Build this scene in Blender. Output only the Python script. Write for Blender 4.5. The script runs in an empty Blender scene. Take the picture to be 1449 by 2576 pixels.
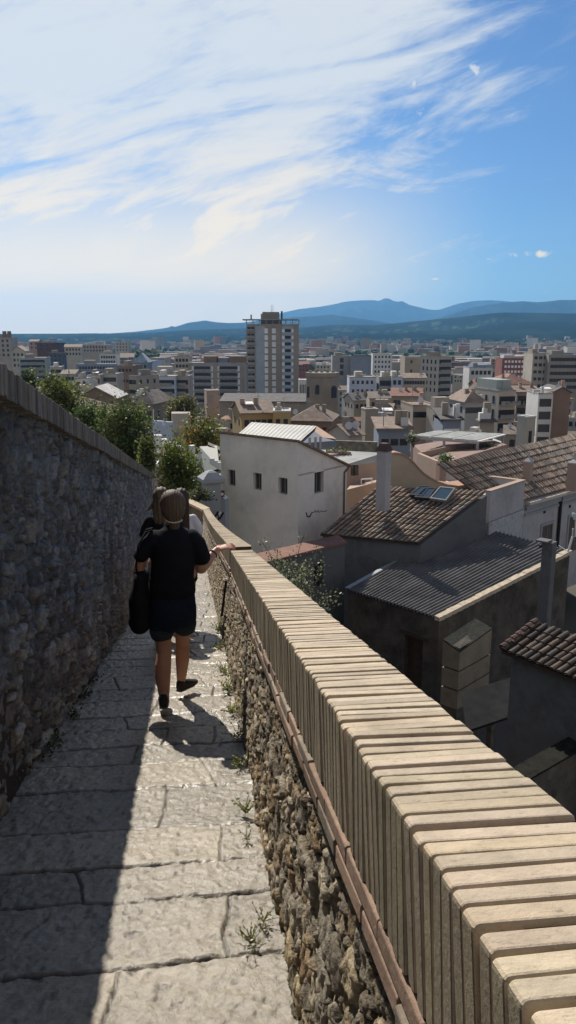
import bpy, bmesh, math, random
import numpy as np
from mathutils import Vector, Matrix
rng = np.random.default_rng(7); random.seed(7)
C = bpy.context.scene.collection
sc = bpy.context.scene
R = math.radians

# ------------------------------------------------------------------ frames
FP = 1961.0; PITCH = R(12.9)
FW = np.array([0, math.cos(PITCH), -math.sin(PITCH)]); UP = np.array([0, math.sin(PITCH), math.cos(PITCH)]); XR = np.array([1.0, 0, 0])
def ray(x, y): return FW + (x - 724.5) / FP * XR + (1288 - y) / FP * UP
def at(x, y, Y):
    d = ray(x, y); return d * (Y / d[1])
def at_z(x, y, z):
    d = ray(x, y); return d * (z / d[2])
def az(deg): return np.array([math.sin(R(deg)), math.cos(R(deg)), 0.0])
def on_wall(x, y, p0, deg):
    e = az(deg); n = np.array([e[1], -e[0], 0]); d = ray(x, y)
    return d * ((p0 @ n) / (d @ n))
def vz(p, z): return np.array([p[0], p[1], z])
# the walkway's own sloping frame: along, right, normal
PD = ray(515, 1285); PD = PD / np.linalg.norm(PD)
PL = np.array([PD[1], -PD[0], 0]); PL /= np.linalg.norm(PL)
PN = np.cross(PL, PD)
def S(s, l, n): return PD * s + PL * l + PN * n

# ------------------------------------------------------------------ objects
def tag(o, label=None, cat=None, group=None, kind=None):
    if label: o['label'] = label
    if cat: o['category'] = cat
    if group: o['group'] = group
    if kind: o['kind'] = kind
    return o
def empty(name, loc, label, cat, group=None, rz=0.0):
    o = bpy.data.objects.new(name, None); C.objects.link(o)
    o.location = Vector(loc); o.rotation_euler = (0, 0, rz); o.empty_display_size = 0.3
    o['label'] = label; o['category'] = cat
    if group: o['group'] = group
    return o
class MB:
    """collects geometry (world coordinates) and links it as one mesh object"""
    def __init__(self): self.v = []; self.f = []; self.m = []; self.c = []; self.n = 0
    def add(self, v, f, mi=0, col=None):
        v = np.asarray(v, float).reshape(-1, 3); b = self.n
        self.v.append(v); self.n += len(v)
        self.f += [tuple(int(i) + b for i in q) for q in f]; self.m += [mi] * len(f)
        self.c += [col if col is not None else (1, 1, 1)] * len(f)
        return self
    def box(self, o, ex, ey, ez, mi=0, col=None):
        o, ex, ey, ez = [np.asarray(q, float) for q in (o, ex, ey, ez)]
        v = [o, o+ex, o+ex+ey, o+ey, o+ez, o+ex+ez, o+ex+ey+ez, o+ey+ez]
        f = [(0,3,2,1),(4,5,6,7),(0,1,5,4),(1,2,6,5),(2,3,7,6),(3,0,4,7)]
        if np.dot(np.cross(ex, ey), ez) < 0: f = [q[::-1] for q in f]
        return self.add(v, f, mi, col)
    def cbox(self, c, sx, sy, sz, rz=0.0, mi=0, col=None):
        ex = np.array([math.cos(rz), math.sin(rz), 0]) * sx; ey = np.array([-math.sin(rz), math.cos(rz), 0]) * sy; ez = np.array([0, 0, sz])
        return self.box(np.asarray(c, float) - ex/2 - ey/2, ex, ey, ez, mi, col)
    def prism(self, top, zb, mi=0, col=None, cap=True):
        top = [np.asarray(p, float) for p in top]; n = len(top)
        a = sum(top[i][0]*top[(i+1)%n][1]-top[(i+1)%n][0]*top[i][1] for i in range(n))
        if a < 0: top = top[::-1]
        bot = [vz(p, zb) if np.isscalar(zb) else vz(p, p[2]-zb[0]) for p in top]
        f = [(i, (i+1) % n, n+(i+1) % n, n+i) for i in range(n)]
        f = [(q[3], q[2], q[1], q[0]) for q in f]
        f = [q for q in f]
        # sides outward: bottom->top
        f = [((n+i), n+(i+1) % n, (i+1) % n, i) for i in range(n)]
        if cap: f += [tuple(range(n)), tuple(range(2*n-1, n-1, -1))]
        return self.add(top + bot, f, mi, col)
    def slab(self, pts, th, mi=0, col=None): return self.prism(pts, (th,), mi, col)
    def tube(self, a, b, r0, r1=None, seg=8, mi=0, col=None):
        a = np.asarray(a, float); b = np.asarray(b, float); r1 = r0 if r1 is None else r1
        d = (b - a) / (np.linalg.norm(b - a) + 1e-9); u = np.cross(d, [0.3, 0.2, 0.93] if abs(d[2]) < .9 else [1, 0, 0]); u /= np.linalg.norm(u); w = np.cross(d, u)
        v = []; 
        for p, r in ((a, r0), (b, r1)):
            for k in range(seg):
                t = 2*math.pi*k/seg; v.append(p + r*(math.cos(t)*u + math.sin(t)*w))
        f = [(k, (k+1) % seg, seg+(k+1) % seg, seg+k) for k in range(seg)] + [tuple(range(seg-1, -1, -1)), tuple(range(seg, 2*seg))]
        return self.add(v, f, mi, col)
    def mesh(self, name, mats, smooth=False):
        me = bpy.data.meshes.new(name); v = np.concatenate(self.v) if self.v else np.zeros((0, 3))
        me.from_pydata(v.tolist(), [], self.f)
        for m in (mats if isinstance(mats, (list, tuple)) else [mats]): me.materials.append(m)
        me.polygons.foreach_set('material_index', self.m)
        if smooth: me.polygons.foreach_set('use_smooth', [True]*len(self.f))
        if any(c != (1, 1, 1) for c in self.c):
            at_ = me.attributes.new('Col', 'FLOAT_COLOR', 'FACE')
            at_.data.foreach_set('color', np.array([(c[0], c[1], c[2], 1) for c in self.c], np.float32).ravel())
        me.update(); return me
    def build(self, name, mats, parent=None, smooth=False, loc=None):
        """vertices are in world space; origin goes to the parent's (or loc)"""
        o = bpy.data.objects.new(name, self.mesh(name, mats, smooth)); C.objects.link(o)
        if parent is not None:
            o.parent = parent; M = world_of(parent).inverted()
            o.data.transform(M)
        elif loc is not None:
            o.data.transform(Matrix.Translation(-Vector(loc))); o.location = Vector(loc)
        return o
def world_of(o):
    M = Matrix.LocRotScale(o.location, o.rotation_euler, o.scale)
    return world_of(o.parent) @ M if o.parent is not None else M
def grid_obj(name, P, mats, parent=None, cols=None, smooth=True, flip=False, loc=None, mi=None):
    """P: (a,b,3) array"""
    a, b = P.shape[:2]; idx = np.arange(a*b).reshape(a, b)
    q = np.stack([idx[:-1, :-1], idx[1:, :-1], idx[1:, 1:], idx[:-1, 1:]], -1).reshape(-1, 4)
    if flip: q = q[:, ::-1]
    me = bpy.data.meshes.new(name); me.vertices.add(a*b); me.vertices.foreach_set('co', P.reshape(-1).astype(np.float32))
    me.loops.add(len(q)*4); me.polygons.add(len(q))
    me.loops.foreach_set('vertex_index', q.reshape(-1).astype(np.int32))
    me.polygons.foreach_set('loop_start', (np.arange(len(q))*4).astype(np.int32))
    me.update(calc_edges=True)
    if smooth: me.polygons.foreach_set('use_smooth', [True]*len(q))
    for m in (mats if isinstance(mats, (list, tuple)) else [mats]): me.materials.append(m)
    if cols is not None:
        A = me.attributes.new('Col', 'FLOAT_COLOR', 'POINT')
        A.data.foreach_set('color', np.concatenate([cols.reshape(-1, 3), np.ones((a*b, 1))], 1).astype(np.float32).ravel())
    o = bpy.data.objects.new(name, me); C.objects.link(o)
    if parent is not None:
        o.parent = parent; me.transform(world_of(parent).inverted())
    elif loc is not None:
        me.transform(Matrix.Translation(-Vector(loc))); o.location = Vector(loc)
    return o

# ------------------------------------------------------------------ numpy noise
def _h(ix, iy, seed):
    n = (ix.astype(np.int64)*374761393 + iy.astype(np.int64)*668265263 + seed*2147483647) & 0xffffffff
    n = ((n ^ (n >> 13)) * 1274126177) & 0xffffffff
    n = n ^ (n >> 16)
    return (n & 0xffffff) / float(0x1000000)
def vnoise(x, y, seed=0):
    ix = np.floor(x); iy = np.floor(y); fx = x-ix; fy = y-iy
    fx = fx*fx*(3-2*fx); fy = fy*fy*(3-2*fy)
    a = _h(ix, iy, seed); b = _h(ix+1, iy, seed); c = _h(ix, iy+1, seed); d = _h(ix+1, iy+1, seed)
    return (a*(1-fx)+b*fx)*(1-fy) + (c*(1-fx)+d*fx)*fy
def fbm(x, y, o=4, seed=0):
    s = 0; a = .5
    for k in range(o): s = s + a*vnoise(x*2**k, y*2**k, seed+k*17); a *= .5
    return s
def sst(a, b, x):
    t = np.clip((x-a)/(b-a), 0, 1); return t*t*(3-2*t)
def voronoi(x, y, cx, cy, seed):
    """jittered-cell voronoi: returns F1, F2-F1, cell hash x 3"""
    gx = x/cx; gy = y/cy
    off = (np.floor(gy).astype(int) % 2)*0.0
    ix = np.floor(gx); iy = np.floor(gy)
    f1 = np.full(x.shape, 9.0); f2 = np.full(x.shape, 9.0); hx = np.zeros(x.shape); hy = np.zeros(x.shape)
    for i in (-1, 0, 1):
        for j in (-1, 0, 1):
            px = ix+i; py = iy+j
            qx = px + .12+.76*_h(px, py, seed); qy = py + .12+.76*_h(px, py, seed+5)
            d = np.sqrt((gx-qx)**2 + (gy-qy)**2)
            m = d < f1
            f2 = np.where(m, f1, np.minimum(f2, d)); f1 = np.where(m, d, f1)
            hx = np.where(m, px, hx); hy = np.where(m, py, hy)
    return f1, f2-f1, _h(hx, hy, seed+11), _h(hx, hy, seed+23), _h(hx, hy, seed+37)

# ------------------------------------------------------------------ materials
def mat(name, col, rough=.8, var=.25, vscale=3.0, bump=0.0, bscale=20.0, attr=False, spec=.3, metal=0.0, stain=0.0, sscale=.6, coord='Object', sheen=0):
    m = bpy.data.materials.new(name); m.use_nodes = True; nt = m.node_tree; N = nt.nodes; Lk = nt.links
    b = N['Principled BSDF']; b.inputs['Roughness'].default_value = rough; b.inputs['Metallic'].default_value = metal
    b.inputs['Specular IOR Level'].default_value = spec
    tc = N.new('ShaderNodeTexCoord')
    base = N.new('ShaderNodeRGB'); base.outputs[0].default_value = (*col, 1); cur = base.outputs[0]
    if attr:
        a = N.new('ShaderNodeAttribute'); a.attribute_name = 'Col'
        mx = N.new('ShaderNodeMix'); mx.data_type = 'RGBA'; mx.blend_type = 'MULTIPLY'; mx.inputs[0].default_value = 1
        Lk.new(cur, mx.inputs[6]); Lk.new(a.outputs['Color'], mx.inputs[7]); cur = mx.outputs[2]
    def nz(scale, det=6, rg=.6):
        n = N.new('ShaderNodeTexNoise'); n.inputs['Scale'].default_value = scale; n.inputs['Detail'].default_value = det; n.inputs['Roughness'].default_value = rg
        Lk.new(tc.outputs[coord], n.inputs['Vector']); return n
    if var > 0:
        n = nz(vscale); mr = N.new('ShaderNodeMapRange'); mr.inputs[1].default_value = .3; mr.inputs[2].default_value = .7
        mr.inputs[3].default_value = 1-var; mr.inputs[4].default_value = 1+var*.6; Lk.new(n.outputs[0], mr.inputs[0])
        mx = N.new('ShaderNodeVectorMath'); mx.operation = 'SCALE'; Lk.new(cur, mx.inputs[0]); Lk.new(mr.outputs[0], mx.inputs['Scale']); cur = mx.outputs[0]
    if stain > 0:
        n = nz(sscale, 8, .7); mr = N.new('ShaderNodeMapRange'); mr.inputs[1].default_value = .48; mr.inputs[2].default_value = .66; mr.inputs[3].default_value = 1; mr.inputs[4].default_value = 1-stain
        Lk.new(n.outputs[0], mr.inputs[0]); mx = N.new('ShaderNodeVectorMath'); mx.operation = 'SCALE'; Lk.new(cur, mx.inputs[0]); Lk.new(mr.outputs[0], mx.inputs['Scale']); cur = mx.outputs[0]
    Lk.new(cur, b.inputs['Base Color'])
    if bump > 0:
        n = nz(bscale, 8, .65); bp = N.new('ShaderNodeBump'); bp.inputs['Strength'].default_value = 1; bp.inputs['Distance'].default_value = bump
        Lk.new(n.outputs[0], bp.inputs['Height']); Lk.new(bp.outputs[0], b.inputs['Normal'])
    return m
def leaf_mat(name, col, trans=.45):
    m = bpy.data.materials.new(name); m.use_nodes = True; nt = m.node_tree; N = nt.nodes; Lk = nt.links
    out = N['Material Output']; N.remove(N['Principled BSDF'])
    a = N.new('ShaderNodeAttribute'); a.attribute_name = 'Col'
    mx = N.new('ShaderNodeMix'); mx.data_type = 'RGBA'; mx.blend_type = 'MULTIPLY'; mx.inputs[0].default_value = 1; mx.inputs[6].default_value = (*col, 1); Lk.new(a.outputs['Color'], mx.inputs[7])
    d = N.new('ShaderNodeBsdfDiffuse'); t = N.new('ShaderNodeBsdfTranslucent'); g = N.new('ShaderNodeBsdfGlossy'); g.inputs['Roughness'].default_value = .45
    s = N.new('ShaderNodeMixShader'); s.inputs[0].default_value = trans+.12; s2 = N.new('ShaderNodeMixShader'); s2.inputs[0].default_value = .05
    Lk.new(mx.outputs[2], d.inputs[0]); Lk.new(mx.outputs[2], t.inputs[0]); Lk.new(d.outputs[0], s.inputs[1]); Lk.new(t.outputs[0], s.inputs[2])
    Lk.new(s.outputs[0], s2.inputs[1]); Lk.new(g.outputs[0], s2.inputs[2]); Lk.new(s2.outputs[0], out.inputs[0])
    return m
M = {}
M['rubble_l'] = mat('rubble_stone', (1, 1, 1), .9, .45, 30, .014, 85, attr=True)
M['path'] = mat('path_stone', (1, 1, 1), .33, .30, 34, .007, 48, attr=True, spec=.55)
M['brick'] = mat('buff_brick', (1, 1, 1), .8, .16, 16, .0025, 90, attr=True, stain=.22, sscale=5)
M['redbrick'] = mat('flat_brick', (1, 1, 1), .85, .25, 25, .003, 110, attr=True, stain=.3, sscale=6)
M['mortar'] = mat('mortar', (.06, .045, .032), .95, .3, 30, .003, 90)
M['dark_metal'] = mat('dark_metal', (.02, .02, .022), .5, .2, 10)
M['render_grey'] = mat('grey_render', (.34, .34, .35), .85, .12, 1.2, .01, 40, stain=.18)
M['render_white'] = mat('white_render', (.82, .75, .68), .9, .10, .8, .012, 25, stain=.2, sscale=.5)
M['render_white2'] = mat('pale_render', (.46, .44, .44), .9, .12, .9, .008, 25, stain=.3, sscale=.5)
M['render_pink'] = mat('pink_render', (.42, .31, .25), .9, .1, .8, .006, 25, stain=.12, sscale=.4)
M['terracotta'] = mat('terracotta_coping', (.42, .26, .19), .8, .15, 3, .006, 30)
M['tile'] = mat('barrel_tile', (1, 1, 1), .85, .3, 4, .006, 30, attr=True)
M['fibre'] = mat('fibre_cement', (.14, .135, .13), .8, .3, 1.2, .004, 25, stain=.35, sscale=.7)
M['old_wall'] = mat('old_plaster', (.125, .108, .088), .95, .45, 1.1, .04, 7, stain=.6, sscale=.8)
M['grey_wall'] = mat('grey_plaster', (.16, .16, .162), .95, .3, .8, .015, 14, stain=.5, sscale=.8)
M['verge'] = mat('mortar_verge', (.55, .46, .34), .9, .25, 5, .02, 20)
M['glass'] = mat('dark_glass', (.05, .045, .042), .2, 0, 1, spec=.5)
M['glass_sky'] = mat('skylight_glass', (.05, .08, .1), .08, 0, 1, spec=1)
M['frame_grey'] = mat('grey_frame', (.2, .2, .2), .6, .1, 4)
M['frame_dark'] = mat('dark_frame', (.035, .035, .04), .4, .1, 4)
M['white_paint'] = mat('white_paint', (.75, .75, .74), .7, .06, 2)
M['wood_dark'] = mat('dark_wood', (.07, .045, .03), .7, .3, 6)
M['bark'] = mat('bark', (.09, .07, .05), .95, .35, 8, .02, 20)
M['ground'] = mat('city_ground', (.16, .145, .125), .95, .35, .08, 0, 1, stain=.3, sscale=.02)
M['leaf'] = leaf_mat('leaf', (1.25, 1.25, 1.1))
def scratches(m):      # drag marks along the length of the bricks
    nt = m.node_tree; N = nt.nodes; Lk = nt.links; b = N['Principled BSDF']; src = b.inputs['Base Color'].links[0].from_socket
    tc = N.new('ShaderNodeTexCoord'); mp = N.new('ShaderNodeMapping'); mp.inputs['Rotation'].default_value = (0, 0, math.atan2(PL[1], PL[0])*-1); mp.inputs['Scale'].default_value = (26, 52, 52)
    n = N.new('ShaderNodeTexNoise'); n.inputs['Scale'].default_value = 1.6; n.inputs['Detail'].default_value = 7; n.inputs['Roughness'].default_value = .72
    Lk.new(tc.outputs['Object'], mp.inputs[0]); Lk.new(mp.outputs[0], n.inputs[0])
    r = N.new('ShaderNodeMapRange'); r.inputs[1].default_value = .58; r.inputs[2].default_value = .70; r.inputs[3].default_value = 1; r.inputs[4].default_value = .55; Lk.new(n.outputs[0], r.inputs[0])
    v = N.new('ShaderNodeVectorMath'); v.operation = 'SCALE'; Lk.new(src, v.inputs[0]); Lk.new(r.outputs[0], v.inputs['Scale']); Lk.new(v.outputs[0], b.inputs['Base Color'])
    old = b.inputs['Normal'].links[0].from_node; bp = N.new('ShaderNodeBump'); bp.inputs['Distance'].default_value = .002; bp.invert = True; Lk.new(n.outputs[0], bp.inputs['Height']); Lk.new(old.outputs[0], bp.inputs['Normal']); Lk.new(bp.outputs[0], b.inputs['Normal'])
scratches(M['brick'])
# ------------------------------------------------------------------ walkway
_pp = np.polyfit([8.7, 10.5, 14.5, 19, 24, 29], [-.405, -.395, -.355, -.29, -.14, .06], 3)
_ll = np.polyfit([8.7, 10.5, 14.5, 19, 24, 29], [.275, .240, .175, .115, .03, -.07], 2)
def n_path(s): s = np.asarray(s, float); return -1.47 + np.where(s > 11, (.55/(18.5**2))*(s-11)**2, 0)
def n_par(s): s = np.asarray(s, float); return np.where(s < 8.7, -.45, np.polyval(_pp, np.minimum(s, 29.3)))
def l_par(s): s = np.asarray(s, float); return np.where(s < 8.7, .275, np.polyval(_ll, np.minimum(s, 29.3)))
def Sv(s, l, n): return s[..., None]*PD + l[..., None]*PL + n[..., None]*PN
def sgrid(a, b, k, mn):
    s = [a]
    while s[-1] < b: s.append(s[-1] + max(mn, k*abs(s[-1])))
    return np.array(s)

# --- paving: one sheet with slabs, sunk joints and tooled surface
rows = [-1.2, -.75, -.32, .1, .52, .95, 1.38, 1.79, 2.17, 2.56, 2.99, 3.29, 3.68, 4.21, 4.64, 4.97, 5.36, 5.72, 6.2, 6.6, 7.1]
while rows[-1] < 32: rows.append(rows[-1] + random.uniform(.36, .55))
rows = np.array(rows)
vj = {}   # joints across each course, by row index (lateral positions)
fixed = {8: [-.33, .9], 9: [.03], 10: [-.50], 11: [.02], 12: [-.25], 13: [.04], 14: [-.47], 15: [.02, -.3], 16: [.1, -.55], 17: [-.42]}
for i in range(len(rows)):
    vj[i] = fixed.get(i, [random.uniform(-.75, -.25), random.uniform(-.1, .12)] if random.random() < .5 else [random.uniform(-.6, .1)])
s = np.concatenate([np.arange(-1.2, 1.9, .05), sgrid(1.9, 31, .0030, .007)]); l = np.linspace(-1.3, .40, 250)
SS, LL = np.meshgrid(s, l, indexing='ij')
wob = .09*(fbm(LL*1.6+5, SS*.7, 3, 3)-.45) + .018*(vnoise(LL*9, SS*3, 9)-.5)
sw = SS + wob + .035*LL*np.sin(SS*1.7+1)
ri = np.clip(np.searchsorted(rows, sw.ravel()).reshape(sw.shape)-1, 0, len(rows)-2)
dr = np.minimum(sw-rows[ri], rows[ri+1]-sw)
dv = np.full(SS.shape, 9.0); slab = np.zeros(SS.shape)
for i in range(len(rows)):
    m = ri == i
    if not m.any(): continue
    for q in vj[i]:
        lw = LL[m] + .012*(vnoise(SS[m]*7, LL[m]*2+i, 21)-.5)*2 - q + (.2*(SS[m]-rows[i]) if i % 3 == 1 else -.05*(SS[m]-rows[i]))
        dv[m] = np.minimum(dv[m], np.abs(lw)); slab[m] += (lw > 0)
dj = np.minimum(dr, dv*1.9)
jw = .001 + .007*vnoise(SS*3.1, LL*3.1, 31)
joint = 1-sst(jw*.4, jw*1.2+.005+.0010*np.clip(SS,0,9), dj)
hs = _h(ri, slab, 41)
tool = fbm(LL*26+hs*50+SS*6, SS*22-LL*5, 3, 51)          # pick-dressed hollows
tool2 = fbm(LL*60, SS*44, 2, 61)
low = fbm(LL*3, SS*3, 3, 71)
pit = sst(.56, .72, fbm(LL*34+7, SS*30, 3, 53))
hgt = -pit*.006 + (low-.45)*.02 + (hs-.5)*.006 + (tool-.45)*.017 + (tool2-.4)*.006 - joint*.018
edge = sst(.13, .22, LL - (.22-.009*np.clip(SS, 0, 8)) + .12*(fbm(SS*2, LL*2, 3, 77)-.4))
hgt = hgt + edge*(.012*fbm(LL*30, SS*30, 3, 81)) 
lpc = np.where(SS > 8.7, l_par(SS)-.275, 0)
P = Sv(SS, LL+lpc, n_path(SS)+hgt)
base = np.array([.285, .25, .198])[None, None]*(.84+.30*hs[..., None])
base = base*(.82+.4*fbm(LL*6, SS*6, 4, 91)[..., None])
base = base + (hs[..., None] > .75)*np.array([.010, .003, -.006])
dirt = np.array([.075, .062, .045]); base = base*(1-.42*pit[..., None])
k = np.clip(joint*1.3, 0, 1)[..., None]; base = base*(1-k)+dirt*k*.55
k = (edge*.55*sst(.3, .6, fbm(LL*14, SS*14, 3, 95)))[..., None]; base = base*(1-k)+np.array([.17, .135, .095])*k
o = grid_obj('path', P, M['path'], cols=base); tag(o, 'worn pick-dressed stone paving of the sloping wall walk', 'path', kind='structure')

# --- rubble faces
PAL = np.array([[.30,.27,.22],[.24,.23,.21],[.36,.31,.23],[.20,.19,.18],[.40,.35,.27],[.30,.22,.15],[.27,.26,.25],[.44,.41,.36],[.17,.155,.14],[.34,.27,.19],[.26,.24,.21]])
def rubble(sv, hv, cx, cy, amp, seed, mort=.35, tilt=.25):
    """returns height and colour over (s,h) grids"""
    x = sv + .10*(fbm(sv*4, hv*4, 3, seed)-.45); y = hv + .10*(fbm(sv*4+9, hv*4+3, 3, seed+1)-.45)
    y = y + tilt*x*0
    f1, e, c1, c2, c3 = voronoi(x, y, cx, cy, seed+2)
    g1, ge, d1, d2, d3 = voronoi(x, y, cx*.42, cy*.5, seed+71)
    big = c3 > .38                       # some cells are one large stone, the rest split into small ones
    e = np.where(big, e, np.minimum(ge*.7, e*1.2)); c1 = np.where(big, c1, d1); c2 = np.where(big, c2, d2)
    body = sst(.0, .15, e); rg_ = 1-np.abs(2*fbm(x*11+3, y*7, 4, seed+31)*1.07-1); rg2 = 1-np.abs(2*fbm(x*27, y*17, 3, seed+33)*1.07-1)
    h = amp*(.6*(rg_-.6)+.5*(rg2-.6)) + amp*.62*(body*(.30+.85*c1) + .75*body*(fbm(sv*15, hv*15, 3, seed+5)-.4)) + .60*amp*(fbm(sv*42, hv*42, 3, seed+6)-.45) + amp*.6*(fbm(sv*1.3, hv*1.3, 3, seed+8)-.45)
    # stones are tilted facets rather than domes
    h = h + amp*body*((c2-.5)*(x % cx)/cx*.8 + (c1-.5)*(y % cy)/cy*.6)
    col = PAL[(c2*len(PAL)).astype(int) % len(PAL)]*(.65+.7*c1[..., None])
    mcol = np.array([.26, .22, .165])*(.75+.5*fbm(sv*9, hv*9, 3, seed+9)[..., None])
    k = (1-sst(.0, .12, e))[..., None]; col = col*(1-k)+mcol*.55*k
    col = col*(.62+.75*fbm(sv*30, hv*30, 4, seed+12)[..., None])*(.75+.4*rg2[..., None])
    lich = sst(.5, .62, fbm(sv*2.1, hv*2.1, 4, seed+15))[..., None]
    return h, col, lich

# left: high town wall, leaning back a little, soldier-brick coping
def ltop(s): return -.92-.026*(s-3.7)
def ntop(s): return .74*np.abs(ltop(s))
wall = empty('city_wall', S(6, -1.2, -1.47), 'high shaded rubble stone wall with a brick-on-edge coping, left of the walkway', 'wall')
s = np.concatenate([np.arange(-2.5, 2.6, .05), sgrid(2.6, 20.5, .0052, .012)]); t = np.linspace(0, 1, 190)
SS, TT = np.meshgrid(s, t, indexing='ij')
nb = n_path(SS)-.03; nt_ = ntop(SS)-.145; NN = nb+(nt_-nb)*TT
hh, col, lich = rubble(SS, NN+3, .185, .135, .055, 101)
LL = -1.04 + TT*(ltop(SS)-.03+1.04) + (hh-.03)*.9
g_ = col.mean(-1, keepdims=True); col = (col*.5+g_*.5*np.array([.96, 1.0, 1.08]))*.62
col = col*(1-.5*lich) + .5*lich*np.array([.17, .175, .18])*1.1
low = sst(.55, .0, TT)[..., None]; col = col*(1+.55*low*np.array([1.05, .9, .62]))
P = Sv(SS, LL, NN)
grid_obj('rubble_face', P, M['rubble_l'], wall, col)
def brick_template(w, h, t, r=.006, rt=.018, cuts=1):
    bm = bmesh.new(); bmesh.ops.create_cube(bm, size=1)
    for v in bm.verts: v.co = Vector((v.co.x*w, v.co.y*t, v.co.z*h))
    e = [e for e in bm.edges if abs(e.verts[0].co.y-e.verts[1].co.y) > t*.5 and e.verts[0].co.z > 0 and e.verts[1].co.z > 0]
    bmesh.ops.bevel(bm, geom=e, offset=rt, segments=3, affect='EDGES', profile=.5)
    e = [e for e in bm.edges if abs(abs(e.verts[0].co.y)-t/2) < 1e-5 and abs(abs(e.verts[1].co.y)-t/2) < 1e-5 and abs(e.verts[0].co.y-e.verts[1].co.y) < 1e-6]
    e = [x for x in e if len(x.link_faces) == 2 and abs(x.link_faces[0].normal.dot(x.link_faces[1].normal)) < .9]
    bmesh.ops.bevel(bm, geom=e, offset=r, segments=2, affect='EDGES', profile=.5)
    bm.verts.ensure_lookup_table()
    v = np.array([q.co[:] for q in bm.verts]); f = [[q.index for q in fc.verts] for fc in bm.faces]; bm.free(); return v, f
def side_faces(tv, tf):
    return [i for i, q in enumerate(tf) if np.mean([tv[j][0] for j in q]) < tv[:, 0].min()*.985]
def brick_run(mb, tv, tf, centres, frames, colfn, jit=.0035, side=None):
    for k, (c, (ex, ey, ez)) in enumerate(zip(centres, frames)):
        a = (rng.random(3)-.5)*np.array([.018, .02, .02])
        v = tv*np.array([1, 1+.14*(rng.random()-.5), 1]) + (rng.random(3)-.5)*2*np.array([jit*.6, 0, jit*.7]); 
        v = v + np.stack([np.sin(v[:, 2]*37+k)*.0012, np.sin(v[:, 0]*31+k*2.1)*.0022, np.sin(v[:, 0]*23+k*1.3)*.0018], 1)
        v = v @ np.array([[1, a[2], -a[1]], [-a[2], 1, a[0]], [a[1], -a[0], 1]])
        cl = colfn(k); b0 = len(mb.c); mb.add(c + v[:, :1]*ex + v[:, 1:2]*ey + v[:, 2:3]*ez, tf, 0, cl)
        if side is not None:
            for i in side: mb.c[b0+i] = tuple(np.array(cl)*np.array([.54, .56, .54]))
BUFF = np.array([.50, .41, .295])
def buff(k):
    c = BUFF*(.82+.32*rng.random()); c = c*np.array([1+.05*(rng.random()-.5), 1, 1+.10*(rng.random()-.5)])
    return tuple(c)
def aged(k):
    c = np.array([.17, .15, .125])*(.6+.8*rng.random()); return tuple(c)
tv, tf = brick_template(.30, .145, .041, .005, .008)
mb = MB(); ss = np.arange(.5, 20.5, .047)
cen = [S(q, ltop(q)-.115+rng.normal()*.003, ntop(q)-.0725+rng.normal()*.003+.012*(vnoise(np.array([q*1.1]), np.array([.5]), 5)[0]-.5)) for q in ss]; fr = [(PL, PD, PN)]*len(ss)
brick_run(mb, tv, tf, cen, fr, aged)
mb.build('brick_coping', M['brick'], wall)
mb = MB(); 
for a, b in zip(np.arange(-2.5, 20.5, .5), np.arange(-2, 21, .5)):   # bed behind and below the coping, back of the wall
    p = [S(a, ltop(a)+.012, ntop(a)-.147), S(b, ltop(b)+.012, ntop(b)-.147), S(b, ltop(b)-.26, ntop(b)-.147), S(a, ltop(a)-.26, ntop(a)-.147)]
    mb.slab([q+PN*.135 - (PL*.02 if i < 2 else 0) for i, q in enumerate(p)], .13)
    mb.prism([q+PN*.0 + (-PL*.12 if i < 2 else -PL*.1) for i, q in enumerate(p)], -11)
mb.build('wall_core', M['mortar'], wall)

# right: breast-high parapet, rubble below two flat courses and a brick-on-edge coping
par = empty('parapet_wall', S(5, .4, -1.47), 'waist-high parapet with a long buff brick coping, right of the walkway', 'wall')
s = np.concatenate([np.arange(-1, .6, .03), sgrid(.6, 29.2, .0046, .007)]); t = np.linspace(0, 1, 130)
SS, TT = np.meshgrid(s, t, indexing='ij')
HB = .325     # coping plus flat courses
nb = n_path(SS)-.03; NN = nb+(n_par(SS)-HB-nb)*TT
hh, col, lich = rubble(SS*1.0, NN+3, .12, .09, .031, 301)
drift = np.clip(SS, 0, 8.7)*.009
LL = l_par(SS)+.012 - (1-TT)*(.055+drift) - (hh-.035)*.8
g_ = col.mean(-1, keepdims=True); col = (col*.8+g_*.2*np.array([1.06, 1.0, .88]))*np.array([1.05, .95, .79])
col = col*(1-.25*lich)+.25*lich*np.array([.4, .36, .28])
moss = (sst(.18, .0, TT)*sst(.4, .6, fbm(SS*5, NN*5, 3, 399)))[..., None]; col = col*(1-.6*moss)+.6*moss*np.array([.10, .095, .05])
P = Sv(SS, LL, NN)
grid_obj('rubble_face', P, M['rubble_l'], par, col, flip=True, smooth=False)
CW = .245; CH = .238
tv, tf = brick_template(CW, CH, .0345, .0035, .009)
mb = MB(); ss = np.arange(-.3, 8.70, .0432)
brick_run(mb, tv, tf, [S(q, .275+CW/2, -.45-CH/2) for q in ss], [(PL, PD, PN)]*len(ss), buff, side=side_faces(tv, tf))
ss = np.arange(8.74, 29.1, .0432)
def frame_at(q):
    d = S(q+.05, l_par(q+.05), n_par(q+.05))-S(q-.05, l_par(q-.05), n_par(q-.05)); d /= np.linalg.norm(d)
    r = np.cross(d, PN); r /= np.linalg.norm(r); return (r, d, np.cross(r, d))
fr = [frame_at(q) for q in ss]
tv2, tf2 = brick_template(CW, CH, .0375, .003, .008)
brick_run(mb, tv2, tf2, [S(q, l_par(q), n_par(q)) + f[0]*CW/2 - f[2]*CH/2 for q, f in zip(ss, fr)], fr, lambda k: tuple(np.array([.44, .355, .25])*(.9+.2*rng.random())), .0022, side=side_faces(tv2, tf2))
mb.build('brick_coping', M['brick'], par)
mb = MB()
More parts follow.
